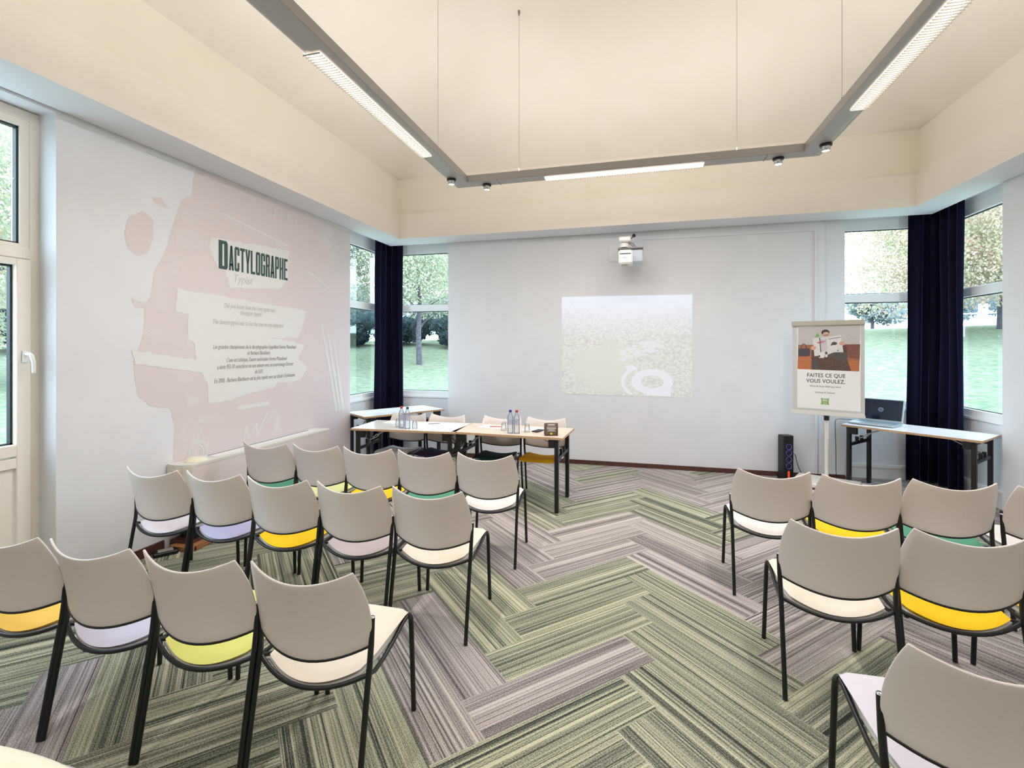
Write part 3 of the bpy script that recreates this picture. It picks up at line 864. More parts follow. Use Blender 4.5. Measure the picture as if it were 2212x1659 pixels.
wp([(3.22, 1.861), (4.593, 1.77), (4.577, 1.727), (4.175, 1.719), (4.688, 1.653), (4.577, 1.493), (4.737, 1.38), (4.608, 1.246), (4.256, 1.24), (4.175, 1.196), (3.627, 1.127), (3.414, 1.116), (3.404, 1.302), (3.31, 1.456), (3.274, 1.653), (3.22, 1.684)], 0, .0021, b, J, 14)
wp([(2.749, 1.599), (3.385, 1.495), (3.376, 1.396), (2.778, 1.491)], 0, .0020, b, .006, 15)
wp([(3.747, 1.06), (4.135, 1.063), (4.148, 1.022), (3.758, 1.022)], 0, .0020, b, .004, 16)
for k in range(3): wp([(4.976 + k * .12, 1.9 - k * .1), (5.0 + k * .12, 1.9 - k * .1), (5.315 + k * .07, .82), (5.26 + k * .07, .80)], 0, .0020, b, .006, 17 + k)
wp([(3.62, 2.84), (4.43, 2.73), (4.43, 2.718), (3.62, 2.828)], 0, 0.0022, b, 0, 20)
wp([(3.45, 2.86), (3.9, 2.80), (3.9, 2.79), (3.45, 2.85)], 0, 0.00225, b, 0, 21)
wp([(4.62, 2.58), (5.1, 2.45), (5.1, 2.44), (4.62, 2.57)], 0, 0.0023, b, 0, 22)
wp([(4.75, 2.5), (5.25, 2.3), (5.25, 2.28), (4.75, 2.48)], 0, 0.00235, b, 0, 23)
o = b.build('white_brush_strokes', M['mural_white'], mural, fix=False); fixtri(o)
# hand-drawn W and spiral
b = MB()
def ribbon(mb, P, w, lay):
    for i in range(len(P) - 1):
        a, c = Vector(P[i]), Vector(P[i + 1]); d = (c - a).normalized(); n = Vector((-d.y, d.x)) * w / 2
        q = [a + n - d * w * .3, a - n - d * w * .3, c - n + d * w * .3, c + n + d * w * .3]
        mb.poly([(XL + lay + i * .00002, p.x, p.y) for p in q])
ribbon(b, [(3.82, .72), (3.84, .85), (3.87, .73), (3.93, .80), (3.97, .86), (3.98, .73), (4.05, .85), (4.13, .965)], .014, .0024)
b.build('chalk_doodle', M['mural_white'], mural, fix=False)
b = MB()
for k_, rr in enumerate((.085, .075, .05, .03)):
    ribbon(b, [(3.31 + rr * 1.1 * math.cos(t * .3), .70 + rr * 1.35 * math.sin(t * .3)) for t in range(22)], .008, .0024 + k_ * .0005)
b.build('chalk_spiral', M['mural_white'], mural, fix=False)
# title in condensed capitals
def glyph(mb, ch, y0, z0, w, h, s=.40, t=.115, c=.09):
    """heavy condensed capital drawn in a w x h cell on the wall"""
    x = XL + .0035
    def q(*p): mb.poly([(x, y0 + a * w, z0 + e * h) for a, e in p])
    def bx(a0, e0, a1, e1): q((a0, e0), (a1, e0), (a1, e1), (a0, e1))
    def side(right, e0, e1):
        if right: bx(1 - s, e0, 1, e1)
        else: bx(0, e0, s, e1)
    def cap(top, left=True, right=True):
        e0, e1, ec = (1 - t, 1, 1 - c) if top else (0, t, c)
        bx(s, e0, 1 - s, e1)
        for on, a, b_ in ((left, 0, s), (right, 1, 1 - s)):
            if on: q((b_, 1 if top else 0), (a + (b_ - a) * .35, 1 if top else 0), (a, ec), (b_, ec))
    if ch in 'OCGD':
        if ch == 'D': bx(0, 0, s, 1); cap(True, False); cap(False, False)
        else: side(False, c, 1 - c); cap(True); cap(False)
        if ch in 'OD': side(True, c, 1 - c)
        else:
            side(True, .66, 1 - c); side(True, c, .36 if ch == 'C' else .50)
            if ch == 'G': bx(.52, .41, 1 - s, .50)
    elif ch == 'A':
        q((0, 0), (s, 0), (.60, 1), (.30, 1)); q((1 - s, 0), (1, 0), (.70, 1), (.40, 1)); bx(.25, .18, .75, .28)
    elif ch == 'T': bx(-.02, 1 - t, 1.02, 1); bx(.5 - s / 2, 0, .5 + s / 2, 1 - t)
    elif ch == 'Y': bx(.5 - s / 2, 0, .5 + s / 2, .45); q((.5 - s / 2, .40), (.56, .44), (s - .02, 1), (-.04, 1)); q((.44, .44), (.5 + s / 2, .40), (1.04, 1), (1.02 - s, 1))
    elif ch == 'L': bx(0, 0, s, 1); bx(s, 0, 1, t)
    elif ch in 'RP':
        bx(0, 0, s, 1); cap(True, False); side(True, .55, 1 - c); bx(s, .44, 1 - s, .44 + t); q((1 - s, .44), (.9, .44), (1, .55), (1 - s, .55))
        if ch == 'R': q((1 - s - .02, 0), (1.02, 0), (.94, .44), (1 - s - .06, .46))
    elif ch == 'H': bx(0, 0, s, 1); bx(1 - s, 0, 1, 1); bx(s, .45, 1 - s, .55)
    elif ch == 'E': bx(0, 0, s, 1); bx(s, 1 - t, 1, 1); bx(s, 0, 1, t); bx(s, .45, .9, .55)
b = MB(); glyph(b, 'D', 3.523, 2.335, .100, .262, s=.40)
for k, ch in enumerate('ACTYLOGRAPHE'): glyph(b, ch, 3.634 + k * .0652, 2.338 + .0004 * k, .0575, .230)
b.build('title_lettering', M['text_green'], mural, fix=False)
text('brand_lettering', 'JAPY', .11, wallM(4.38, 2.99) @ Matrix.Rotation(R(-6), 4, 'Z'), M['mural_white'], mural, sx=1.25, align='CENTER', space=1.5)
text('subtitle_lettering', 'Typist', .11, wallM(3.68, 2.235), M['text_faint'], mural, sx=.85, shear=.25, align='LEFT')
GR = M['text_grey']
for i, (t, y, z) in enumerate((("Les grandes championnes de la dactylographie s'appellent Herma Mataubaud", 4.0, 1.605), ("et Barbara Blackburn", 4.0, 1.545), ("L'une est tchèque, l'autre américaine Herma Mataubaud", 4.0, 1.482),
                               ("a écrit 955.10 caractères en une minute avec un pourcentage d'erreur", 4.0, 1.42), ("de 0.03.", 4.0, 1.358), ("En 2005 : Barbara Blackburn est la plus rapide avec un clavier d'ordinateur.", 4.0, 1.296))):
    text('story_lettering', t, .058, wallM(y, z), GR, mural, sx=.60, shear=.25)
for t, y, z in (('Did you know how the best typist was', 3.9, 1.985), ('champion typist?', 3.9, 1.93), ('The fastest typist was to be the one on any keyboard', 3.9, 1.83)):
    text('story_lettering', t, .066, wallM(y, z), M['text_faint'], mural, sx=.62, shear=.25)

# ------------------------------------------------------------------ boxed-in radiator under the mural
rad = thing('radiator_cover', 'long boxed radiator cover with slotted white top below the mural', 'radiator', (0, 0, 0))
b = MB()
xa, xb, ya, yb, zt = XL + .006, -3.445, 3.03, 4.84, .675
b.box(xb - .022, xb - .002, ya + .06, yb - .001, .20, zt - .021, mi=0)                 # front panel
b.box(xa, xb - .023, yb - .02, yb - .001, .20, zt - .021, mi=0)
b.build('front_panel', mat('radiator_panel_pink', (222, 208, 206), .6), rad)
b = MB()
# curved end nearest the viewer, louvred grey
pts = [(xa, ya + .0), (xa + .10, ya - .012), (xb - .06, ya), (xb - .012, ya + .03), (xb, ya + .06)]
for i in range(len(pts) - 1):
    (x0, y0), (x1, y1) = pts[i], pts[i + 1]
    b.add([(x0, y0, .20), (x1, y1, .20), (x1, y1, zt - .015), (x0, y0, zt - .015)], [(0, 1, 2, 3)])
for z in (.60, .63): b.box(xa + .05, xb - .08, ya - .018, ya - .008, z, z + .006)
b.box(xa + .05, xa + .07, ya - .02, ya - .008, .60, .64)
o = b.build('end_panel', mat('radiator_end_cream', (222, 214, 200), .5), rad, fix=False); solid(o, .006)
b = MB()
b.poly([(xa, ya, zt)] + [(x, y, zt) for x, y in pts[1:]] + [(xb, yb, zt), (xa, yb, zt)]); 
b.poly(([(xa, ya, zt - .02)] + [(x, y, zt - .02) for x, y in pts[1:]] + [(xb, yb, zt - .02), (xa, yb, zt - .02)])[::-1])
outl = [(xa, ya)] + pts[1:] + [(xb, yb), (xa, yb)]
for i in range(len(outl)):
    a, c = outl[i], outl[(i + 1) % len(outl)]
    b.add([(a[0], a[1], zt - .02), (c[0], c[1], zt - .02), (c[0], c[1], zt), (a[0], a[1], zt)], [(0, 1, 2, 3)])
b.build('top_board', M['offwhite'], rad)
b = MB(); b.box(xa + .045, xa + .073, 3.36, 4.66, zt, zt + .003); b.build('air_slot', mat('slot_shadow', (120, 120, 132), .5), rad)
b = MB(); b.box(xa + .075, xa + .16, 3.34, 4.70, zt, zt + .004, b=.0015); b.build('slot_plate', M['white'], rad)
b = MB(); b.lathe([(.085, 0), (.08, .008), (.06, .02), (.03, .028), (0, .03)], (-3.56, 3.19, zt + .001), 20); b.build('cream_dome', mat('cream_cap', (232, 228, 200), .6), rad)
b = MB(); b.box(xa + .04, xb - .04, ya + .08, yb - .03, .03, .20); b.build('recess_shade', M['dark'], rad)  # solid black box stands in for the shade under the cover
b = MB(); b.box(xa, xb - .005, ya + .02, yb - .02, .001, .06, b=.003); b.build('plinth', M['brown'], rad)
b = MB(); b.box(xb - .005, xb + .05, ya + .0, yb - .02, .001, .045, b=.004); b.box(xa + .06, xb + .05, ya - .03, ya + .02, .001, .04, b=.004); b.build('wooden_board', M['wood'], rad)
o = MB().box(-.045, .045, -.08, .08, 0, .03, b=.006).build('power_adapter', M['dark'], None); o.location = (-3.565, 2.93, .001); o.rotation_euler = (0, 0, R(-35)); tag(o, 'black power adapter lying on the carpet by the radiator end', 'adapter')
o2 = MB().box(-.03, .03, -.05, .05, .0301, .036, b=.002).build('grey_lid', M['grey'], o)

# ------------------------------------------------------------------ projected picture and projector
def projected():
    root = thing('projected_image', 'faint aerial forest picture projected on the back wall', 'projected picture', (0, 0, 0))
    m = bpy.data.materials.new('projected_light'); m.use_nodes = True
    N, L = m.node_tree.nodes, m.node_tree.links; nt = m.node_tree
    for n in list(N): N.remove(n)
    out = N.new('ShaderNodeOutputMaterial'); em = N.new('ShaderNodeEmission'); ad = N.new('ShaderNodeAddShader'); df = N.new('ShaderNodeBsdfDiffuse'); df.inputs['Color'].default_value = lin((216, 213, 211))
    uv = N.new('ShaderNodeUVMap'); uv.uv_map = 'pic'; sp = N.new('ShaderNodeSeparateXYZ'); L.new(uv.outputs['UV'], sp.inputs[0])
    mp = N.new('ShaderNodeMapping'); mp.inputs['Scale'].default_value = (46, 60, 1); L.new(uv.outputs['UV'], mp.inputs['Vector'])
    nz = N.new('ShaderNodeTexVoronoi'); nz.inputs['Scale'].default_value = 1; L.new(mp.outputs['Vector'], nz.inputs['Vector'])
    tr = ramp(nt, [(.0, (150, 158, 150)), (.4, (110, 118, 114)), (.8, (60, 64, 70))]); L.new(nz.outputs['Distance'], tr.inputs['Fac'])
    # meadow mask : big noise + distance from a centre
    vm = N.new('ShaderNodeVectorMath'); vm.operation = 'DISTANCE'; L.new(uv.outputs['UV'], vm.inputs[0]); vm.inputs[1].default_value = (.34, .26, 0)
    n2 = N.new('ShaderNodeTexNoise'); n2.inputs['Scale'].default_value = 6; L.new(uv.outputs['UV'], n2.inputs['Vector'])
    mm = N.new('ShaderNodeMath'); mm.operation = 'MULTIPLY_ADD'; L.new(n2.outputs['Fac'], mm.inputs[0]); mm.inputs[1].default_value = .35; L.new(vm.outputs['Value'], mm.inputs[2])
    mk = ramp(nt, [(.38, (255, 255, 255)), (.46, (0, 0, 0))]); L.new(mm.outputs[0], mk.inputs['Fac'])
    m1 = N.new('ShaderNodeMix'); m1.data_type = 'RGBA'; L.new(mk.outputs['Color'], m1.inputs['Factor']); L.new(tr.outputs['Color'], m1.inputs[6]); m1.inputs[7].default_value = lin((98, 112, 98))
    hz = ramp(nt, [(.55, (0, 0, 0)), (.98, (255, 255, 255))]); L.new(sp.outputs['Y'], hz.inputs['Fac'])
    m2 = N.new('ShaderNodeMix'); m2.data_type = 'RGBA'; L.new(hz.outputs['Color'], m2.inputs['Factor']); L.new(m1.outputs[2], m2.inputs[6]); m2.inputs[7].default_value = lin((150, 164, 190))
    L.new(m2.outputs[2], em.inputs['Color']); em.inputs['Strength'].default_value = .76
    L.new(em.outputs[0], ad.inputs[0]); L.new(df.outputs[0], ad.inputs[1]); L.new(ad.outputs[0], out.inputs['Surface'])
    q = [(-1.02, .967), (.703, .954), (.703, 2.311), (-1.02, 2.323)]
    me = bpy.data.meshes.new('picture'); me.from_pydata([(x, YB - .003, z) for x, z in q], [], [(0, 1, 2, 3)]); me.materials.append(m)
    ul = me.uv_layers.new(name='pic')
    for l, c in zip(ul.data, ((0, 0), (1, 0), (1, 1), (0, 1))): l.uv = c
    o = bpy.data.objects.new('picture', me); COL.objects.link(o); o.parent = root
    def add_em(name, c, es):
        k = bpy.data.materials.new(name); k.use_nodes = True
        n, l = k.node_tree.nodes, k.node_tree.links
        for z in list(n): n.remove(z)
        ou = n.new('ShaderNodeOutputMaterial'); e = n.new('ShaderNodeEmission'); e.inputs['Color'].default_value = lin(c); e.inputs['Strength'].default_value = es
        a = n.new('ShaderNodeAddShader'); d = n.new('ShaderNodeBsdfDiffuse'); d.inputs['Color'].default_value = lin((216, 213, 211))
        l.new(e.outputs[0], a.inputs[0]); l.new(d.outputs[0], a.inputs[1]); l.new(a.outputs[0], ou.inputs['Surface']); return k
    road = add_em('projected_road', (152, 160, 180), .6); isl = add_em('projected_green', (100, 106, 96), .76); roof = add_em('projected_roofs', (148, 150, 168), .56)
    W_, H_ = 1.723, 1.357
    lyr = [0]
    def pt(u, v):
        lyr[0] += .000002; return (-1.02 + u * W_, YB - .0045 - lyr[0], .96 + v * H_)
    b = MB()
    N_ = 40
    def ring(cx, cy, ra, rb, w, a0, a1, mi):
        A = [pt(cx + ra * math.cos(t), cy + rb * math.sin(t)) for t in [a0 + (a1 - a0) * i / N_ for i in range(N_ + 1)]]
        B_ = [pt(cx + (ra - w) * math.cos(t), cy + (rb - w * .9) * math.sin(t)) for t in [a0 + (a1 - a0) * i / N_ for i in range(N_ + 1)]]
        for i in range(N_): b.add([A[i], A[i + 1], B_[i + 1], B_[i]], [(0, 1, 2, 3)], mi=mi)
    ring(.705, .145, .155, .125, .07, 0, 2 * math.pi, 0)
    b.poly([pt(.66, .01), pt(.84, .005), pt(.85, .08), pt(.66, .07)], 0)
    ring(.66, .14, .19, .165, .026, R(115), R(232), 0)
    b.poly([pt(.50, .30), pt(.56, .31), pt(.60, .27), pt(.53, .24)], 0)
    r = random.Random(5)
    for i in range(46):
        t = r.random(); cx = .47 + .28 * t + r.uniform(-.03, .03); cy = .40 + .13 * t + r.uniform(-.06, .05)
        s, h = r.uniform(.012, .03), r.uniform(.01, .02)
        b.poly([pt(cx - s, cy - h), pt(cx + s, cy - h * .6), pt(cx + s * .9, cy + h), pt(cx - s * .8, cy + h * .7)], 1)
    b.build('picture_road', [road, roof], root, fix=False)
projected()

pj = thing('projector', 'white short-throw projector on a wall bracket below the ceiling edge', 'projector', (-.13, 6.0, 2.6))
b = MB(); b.box(-.085, .08, -.12, .12, .02, .19, b=.02); b.build('body', M['white'], pj)
b = MB(); b.box(-.095, .20, .10, .44, .075, .235, b=.012); b.build('rear_housing', mat('projector_grey_white', (206, 210, 218), .4), pj)
b = MB(); b.box(-.1, .205, .05, .44, .235, .25, b=.004); b.build('top_plate', M['grey'], pj)
b = MB(); b.box(-.068, .06, -.124, -.118, .135, .145); b.build('air_slot', M['dark'], pj)
text('brand_lettering', 'EPSON', .02, Matrix(((1, 0, 0, -.005), (0, 0, -1, -.1215), (0, 1, 0, .085), (0, 0, 0, 1))), M['grey'], pj)
b = MB(); b.lathe([(.05, .022), (.045, .005), (.02, -.006), (0, -.008)], (-.01, -.02, 0), 20); b.build('lens_dome', M['lgrey'], pj)
b = MB(); b.lathe([(.06, .25), (.055, .27), (.055, .30)], (-.02, .08, 0), 20); b.lathe([(.055, .25), (.05, .33)], (-.02, .08, 0), 20); b.build('swivel', M['white'], pj)
b = MB(); b.box(-.085, .06, -.02, .2, .31, .37, b=.014); b.build('mount_block', M['white'], pj)
b = MB(); b.box(-.05, .02, .18, .655, .32, .36, b=.006); b.build('mount_arm', M['white'], pj)
b = MB(); b.box(-.24, .21, .646, .658, .19, .42, b=.004); b.build('wall_plate', M['wall'], pj)
b = MB(); b.tube([(.05, .15, .36), (.07, .3, .42), (.09, .45, .47)], .006, 8); b.lathe([(0, .024), (.017, .017), (.024, 0), (.017, -.017), (0, -.024)], (.092, .46, .48), 14); b.build('antenna', M['dark'], pj)
b = MB(); b.tube([(.05, .12, .32), (.085, .14, .31), (.11, .16, .28), (.12, .17, .25)], .006, 8); b.tube([(.05, .12, .30), (.08, .13, .28), (.10, .15, .25)], .006, 8); b.build('cable_loop', M['grey'], pj)
# cable duct from the projector to the corner
o = MB().box(.09, 2.15, YB - .016, YB - .001, 3.055, 3.085).box(2.12, 2.15, YB - .016, YB - .001, .06, 3.055).build('cable_duct', M['wall'], None)
tag(o, 'thin white cable duct running along the back wall and down beside the flipchart', 'cable duct')

# ------------------------------------------------------------------ flipchart with poster
fc = thing('flipchart', 'white flipchart easel on a pole standing before the back wall', 'flipchart', (2.055, 6.054, 0), R(-26.4))
b = MB(); b.box(-.339, .339, -.006, .014, .885, 1.90, b=.004); b.build('board', M['lgrey'], fc)
b = MB(); b.box(-.345, .345, -.035, .016, 1.862, 1.917, b=.006); b.build('clamp_bar', mat('clamp_taupe', (186, 178, 162), .45), fc)
b = MB(); b.box(-.345, .345, -.06, .014, .862, .882, b=.003); b.box(-.345, .345, -.064, -.056, .862, .905, b=.002); b.build('pen_tray', M['offwhite'], fc)
b = MB(); b.cyl((-.01, .03, .09), (-.01, .03, 1.0), .019, 16); b.build('pole', M['offwhite'], fc)
b = MB(); b.cyl((-.01, .03, .80), (-.01, .03, .862), .027, 16); b.box(-.05, .03, .012, .05, .85, 1.2); b.build('clamp_collar', M['dark'], fc)
b = MB(); b.box(-.32, .30, -.22, .22, .075, .125, b=.012); b.box(-.30, .28, -.20, .20, .0, .05, b=.012); b.cyl((-.01, .03, .04), (-.01, .03, .16), .035); b.build('base', M['offwhite'], fc)
ps = thing('poster', 'white poster with man reading a newspaper, clipped on the flipchart', 'poster', (2.055, 6.054, 0), R(-26.4))
b = MB(); b.box(-.29, .305, -.0095, -.0075, .925, 1.868); b.build('paper', M['paper'], ps)
def fx(px): return ((px - 190) / 1100 - .5) * .678
def fz(py): return 1.915 - (py - 95) / 1470 * 1.053
pc = {'wall': (196, 190, 186), 'sofa': (162, 106, 80), 'sofa2': (132, 82, 72), 'bag': (80, 74, 82), 'hair': (70, 56, 50), 'skin': (216, 168, 140), 'paper': (222, 216, 212), 'paper2': (206, 196, 200), 'trouser': (88, 80, 78), 'table': (96, 72, 58), 'green': (120, 176, 92), 'pink': (206, 120, 140), 'dk': (84, 76, 80), 'mug': (228, 222, 216), 'warm': (186, 112, 66), 'arm': (92, 70, 62)}
pm = list(pc); pmats = [noisy(mat('print_' + k, c, .7), tuple(max(0, v - 8) for v in c), tuple(min(255, v + 6) for v in c), 60, sc=(6, 6, 1) if k == 'wall' else (1, 1, 1)) for k, c in pc.items()]
b = MB(); lay = [0]
def pp(k, *pts):
    lay[0] += 1
    b.poly([(fx(x), -.0097 - lay[0] * .00006, fz(y)) for x, y in pts], pm.index(k))
def ell(k, cx, cy, rx, ry): pp(k, *[(cx + rx * math.cos(t * math.pi / 9), cy + ry * math.sin(t * math.pi / 9)) for t in range(18)])
pp('wall', (285, 185), (1228, 165), (1222, 480), (280, 500)); pp('sofa', (285, 470), (1225, 462), (1212, 872), (275, 858))
pp('sofa2', (960, 470), (1225, 462), (1220, 690), (900, 640)); pp('warm', (290, 660), (500, 640), (480, 860), (276, 858)); pp('warm', (1010, 740), (1140, 690), (1215, 760), (1212, 872), (1090, 868))
pp('arm', (500, 560), (560, 520), (640, 560), (980, 470), (1035, 500), (1040, 700), (1100, 868), (500, 860)); pp('trouser', (700, 640), (860, 570), (1020, 600), (1050, 720), (940, 740), (690, 700))
pp('table', (560, 690), (760, 660), (930, 700), (930, 800), (640, 860), (560, 850)); pp('trouser', (500, 700), (600, 720), (620, 858), (500, 858))
ell('hair', 715, 280, 62, 48); ell('skin', 720, 305, 50, 42); pp('hair', (655, 290), (660, 250), (720, 236), (776, 258), (772, 300), (750, 268), (690, 276), (672, 305)); pp('dk', (690, 318), (765, 312), (765, 322), (690, 328))
pp('paper', (520, 370), (735, 350), (760, 620), (545, 650)); pp('paper', (735, 350), (945, 320), (985, 585), (850, 585), (760, 620)); pp('paper2', (640, 380), (735, 365), (748, 560), (650, 580))
ell('skin', 530, 520, 45, 34); ell('skin', 965, 450, 42, 34)
ell('dk', 850, 450, 42, 26); pp('dk', (790, 470), (830, 440), (835, 470), (800, 485)); pp('pink', (580, 430), (660, 410), (720, 408), (720, 418), (640, 450), (600, 450)); pp('dk', (620, 360), (636, 360), (640, 420), (650, 585), (636, 585), (628, 440))
pp('dk', (760, 378), (940, 350), (942, 358), (762, 386)); pp('dk', (880, 560), (905, 545), (925, 565))
pp('green', (545, 345), (590, 300), (600, 280), (610, 310), (630, 335), (590, 350)); 
pp('bag', (288, 530), (460, 525), (478, 560), (470, 650), (288, 655))
lay[0] += 1
for i in range(16):
    t0, t1 = math.pi * i / 16, math.pi * (i + 1) / 16
    b.poly([(fx(375 + 48 * math.cos(t)), -.0097 - lay[0] * .00006, fz(525 - 75 * math.sin(t))) for t in (t0, t1)] + [(fx(375 + 36 * math.cos(t)), -.0097 - lay[0] * .00006, fz(525 - 62 * math.sin(t))) for t in (t1, t0)], pm.index('bag'))
ell('mug', 655, 645, 48, 42); ell('dk', 622, 648, 14, 18); ell('mug', 728, 640, 22, 24); ell('dk', 728, 598, 20, 22); ell('table', 665, 690, 80, 14)
b.build('printed_picture', pmats, ps, fix=False)
def brdM(x, z): return Matrix(((1, 0, 0, x), (0, 0, -1, -.0102), (0, 1, 0, z), (0, 0, 0, 1)))
text('heading_lettering', 'FAITES CE QUE', .060, brdM(-.012, 1.283), M['ink'], ps, sx=.86, off=.0006, space=1.05)
text('heading_lettering', 'VOUS VOULEZ.', .060, brdM(-.015, 1.219), M['ink'], ps, sx=.86, off=.0006, space=1.05)
text('caption_lettering', 'Write & draw what you want', .026, brdM(-.02, 1.172), M['ink'], ps, sx=.85, space=1.1)
text('caption_lettering', 'Schrijven & Tekenen', .024, brdM(-.02, 1.104), M['ink'], ps, sx=.85, space=1.1)
b = MB()
cx, cz = fx(708), fz(1355); hw, hh = .041, .038
pts = []
for (ax, az, bx, bz) in ((-1, -1, 1, -1), (1, -1, 1, 1), (1, 1, -1, 1), (-1, 1, -1, -1)):
    for i in range(6):
        t = i / 6; sag = 1 - .16 * math.sin(math.pi * t)
        x, z = ax + (bx - ax) * t, az + (bz - az) * t
        if ax == bx: x *= sag
        else: z *= sag
        pts.append((cx + x * hw, -.0105, cz + z * hh))
b.poly(pts); o = b.build('logo_pillow', M['ibis'], ps, fix=False); fixtri(o)
text('logo_lettering', 'ibis', .038, Matrix.Translation((0, -.0008, 0)) @ brdM(cx, cz + .002), M['paper'], ps, sx=.9, off=.0004)
text('logo_lettering', 'styles', .016, Matrix.Translation((0, -.0008, 0)) @ brdM(cx, cz - .02), M['paper'], ps, sx=.9)

# ------------------------------------------------------------------ speaker tower
sp = thing('tower_speaker', 'slim black tower speaker with four blue-ringed cones by the back wall', 'speaker', (1.765, 6.52, 0), R(16))
b = MB(); b.box(-.066, .066, -.06, .06, .02, .545, b=.01); b.box(-.07, .07, -.064, .064, .0, .022, b=.004); b.build('cabinet', M['dark'], sp)
for z in (.175, .255, .335, .41):
    r = MB(); r.lathe([(.036, -.002), (.038, -.008), (.032, -.010), (.029, -.003)], (0, -.06, z), 22, axis='y'); ro = r.build('driver_ring', M['ring'], sp)
    c = MB(); c.lathe([(.029, -.003), (.014, .002), (.012, -.003), (0, -.006)], (0, -.06, z), 22, axis='y'); c.build('cone', M['black'], ro)
b = MB(); b.box(-.012, .012, -.063, -.058, .03, .115); b.build('light_strip', M['red_led'], sp)
def cable(name, pts, r, label, m=None):
    # smooth path
    P = [Vector(p) for p in pts]; out = []
    for i in range(len(P) - 1):
        p0, p1, p2, p3 = P[max(i - 1, 0)], P[i], P[i + 1], P[min(i + 2, len(P) - 1)]
        for k in range(6):
            t = k / 6
            out.append(.5 * ((2 * p1) + (p2 - p0) * t + (2 * p0 - 5 * p1 + 4 * p2 - p3) * t * t + (3 * p1 - p0 - 3 * p2 + p3) * t ** 3))
    out.append(P[-1])
    return tag(MB().tube(out, r, 6).build(name, m or M['dark'], None), label, 'cable')
cable('speaker_cable', [(1.835, 6.50, .33), (1.87, 6.52, .30), (1.90, 6.55, .2), (1.95, 6.58, .08), (2.02, 6.6, .01), (2.2, 6.62, .008)], .004, 'thin black cable looping down from the tower speaker')

# ------------------------------------------------------------------ laptop on the corner table
lp = thing('laptop', 'silver laptop open on the corner table beside the flipchart', 'laptop', (2.62, 6.31, .741), R(-40))
b = MB(); b.box(-.215, .215, -.15, .15, .004, .022, b=.004); b.build('base', M['silver'], lp)
b = MB(); b.box(-.19, .19, -.02, .12, .0222, .0235); b.build('keyboard', M['keys'], lp)
b = MB(); b.box(-.06, .06, -.13, -.05, .0222, .0228); b.build('touchpad', M['grey'], lp)
Mx = Matrix.Translation((0, .15, .02)) @ Matrix.Rotation(R(-18), 4, 'X')
b = MB(); b.box(-.215, .215, -.004, .008, .0, .27, b=.003); b.xf(Mx); lid = b.build('lid', M['silver'], lp)
b = MB(); b.box(-.2, .2, -.0052, -.0042, .022, .258); b.xf(Mx); b.build('screen', M['screen'], lid)
b = MB(); b.lathe([(.028, 0), (.02, -.0006), (.006, -.0006)], (.0, -.0056, .14), 16, axis='y'); b.xf(Mx); b.build('screen_emblem', mat('screen_emblem', (110, 120, 150), .4), lid)
cable('laptop_cable', [(2.46, 6.50, .76), (2.33, 6.50, .765), (2.27, 6.42, .76), (2.255, 6.40, .70), (2.27, 6.42, .4), (2.28, 6.44, .1), (2.32, 6.48, .012), (2.7, 6.62, .01)], .0035, 'thin dark cable hanging from the laptop to the floor')
o = MB().box(-.14, .14, -.03, .03, 0, .04, b=.006).build('power_strip', M['white'], None); o.location = (2.62, 6.30, .001); o.rotation_euler = (0, 0, R(-30)); tag(o, 'white power strip on the carpet under the laptop table', 'power strip')

# ------------------------------------------------------------------ outdoors
def hgt(x, y):
    r = math.hypot(x + .2, y - 2)
    t = min(max((r - 6) / 26, 0), 1); t = t * t * (3 - 2 * t)
    return -.25 + (2.35 + .02 * x + .01 * y) * t
b = MB()
rings = [4.2, 5, 6, 7.5, 9, 11, 13, 15, 17.5, 20, 23, 26, 29, 33, 40, 55, 80]
NA = 72
vs = []
for r in rings:
    for k in range(NA):
        a = 2 * math.pi * k / NA; x, y = -.2 + 1.9 * r * math.cos(a) * .75, 2 + 1.9 * r * math.sin(a) * .75
        vs.append((x, y, hgt(x, y)))
fs = [(i * NA + k, i * NA + (k + 1) % NA, (i + 1) * NA + (k + 1) % NA, (i + 1) * NA + k) for i in range(len(rings) - 1) for k in range(NA)]
b.add(vs, fs, True)
M['lawn'] = noisy(mat('lawn_grass', (117, 119, 100), .95, spec=0), (98, 112, 90), (134, 134, 112), 5, 12)
lawn = b.build('lawn', M['lawn'], None); lawn['kind'] = 'structure'

def leafmat(name, cols, s=1.1):
    m = bpy.data.materials.new(name); m.use_nodes = True
    N, L = m.node_tree.nodes, m.node_tree.links
    for n in list(N): N.remove(n)
    out = N.new('ShaderNodeOutputMaterial'); mx = N.new('ShaderNodeMixShader'); mx.inputs[0].default_value = .45
    d = N.new('ShaderNodeBsdfDiffuse'); t = N.new('ShaderNodeBsdfTranslucent')
    tc = N.new('ShaderNodeTexCoord'); nz = N.new('ShaderNodeTexNoise'); nz.inputs['Scale'].default_value = s; nz.inputs['Detail'].default_value = 9; nz.inputs['Roughness'].default_value = .75
    L.new(tc.outputs['Object'], nz.inputs['Vector'])
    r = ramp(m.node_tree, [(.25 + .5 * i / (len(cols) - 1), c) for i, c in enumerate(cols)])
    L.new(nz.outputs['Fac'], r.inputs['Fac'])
    for q in (d, t): L.new(r.outputs['Color'], q.inputs['Color'])
    L.new(d.outputs[0], mx.inputs[1]); L.new(t.outputs[0], mx.inputs[2]); L.new(mx.outputs[0], out.inputs['Surface'])
    return m
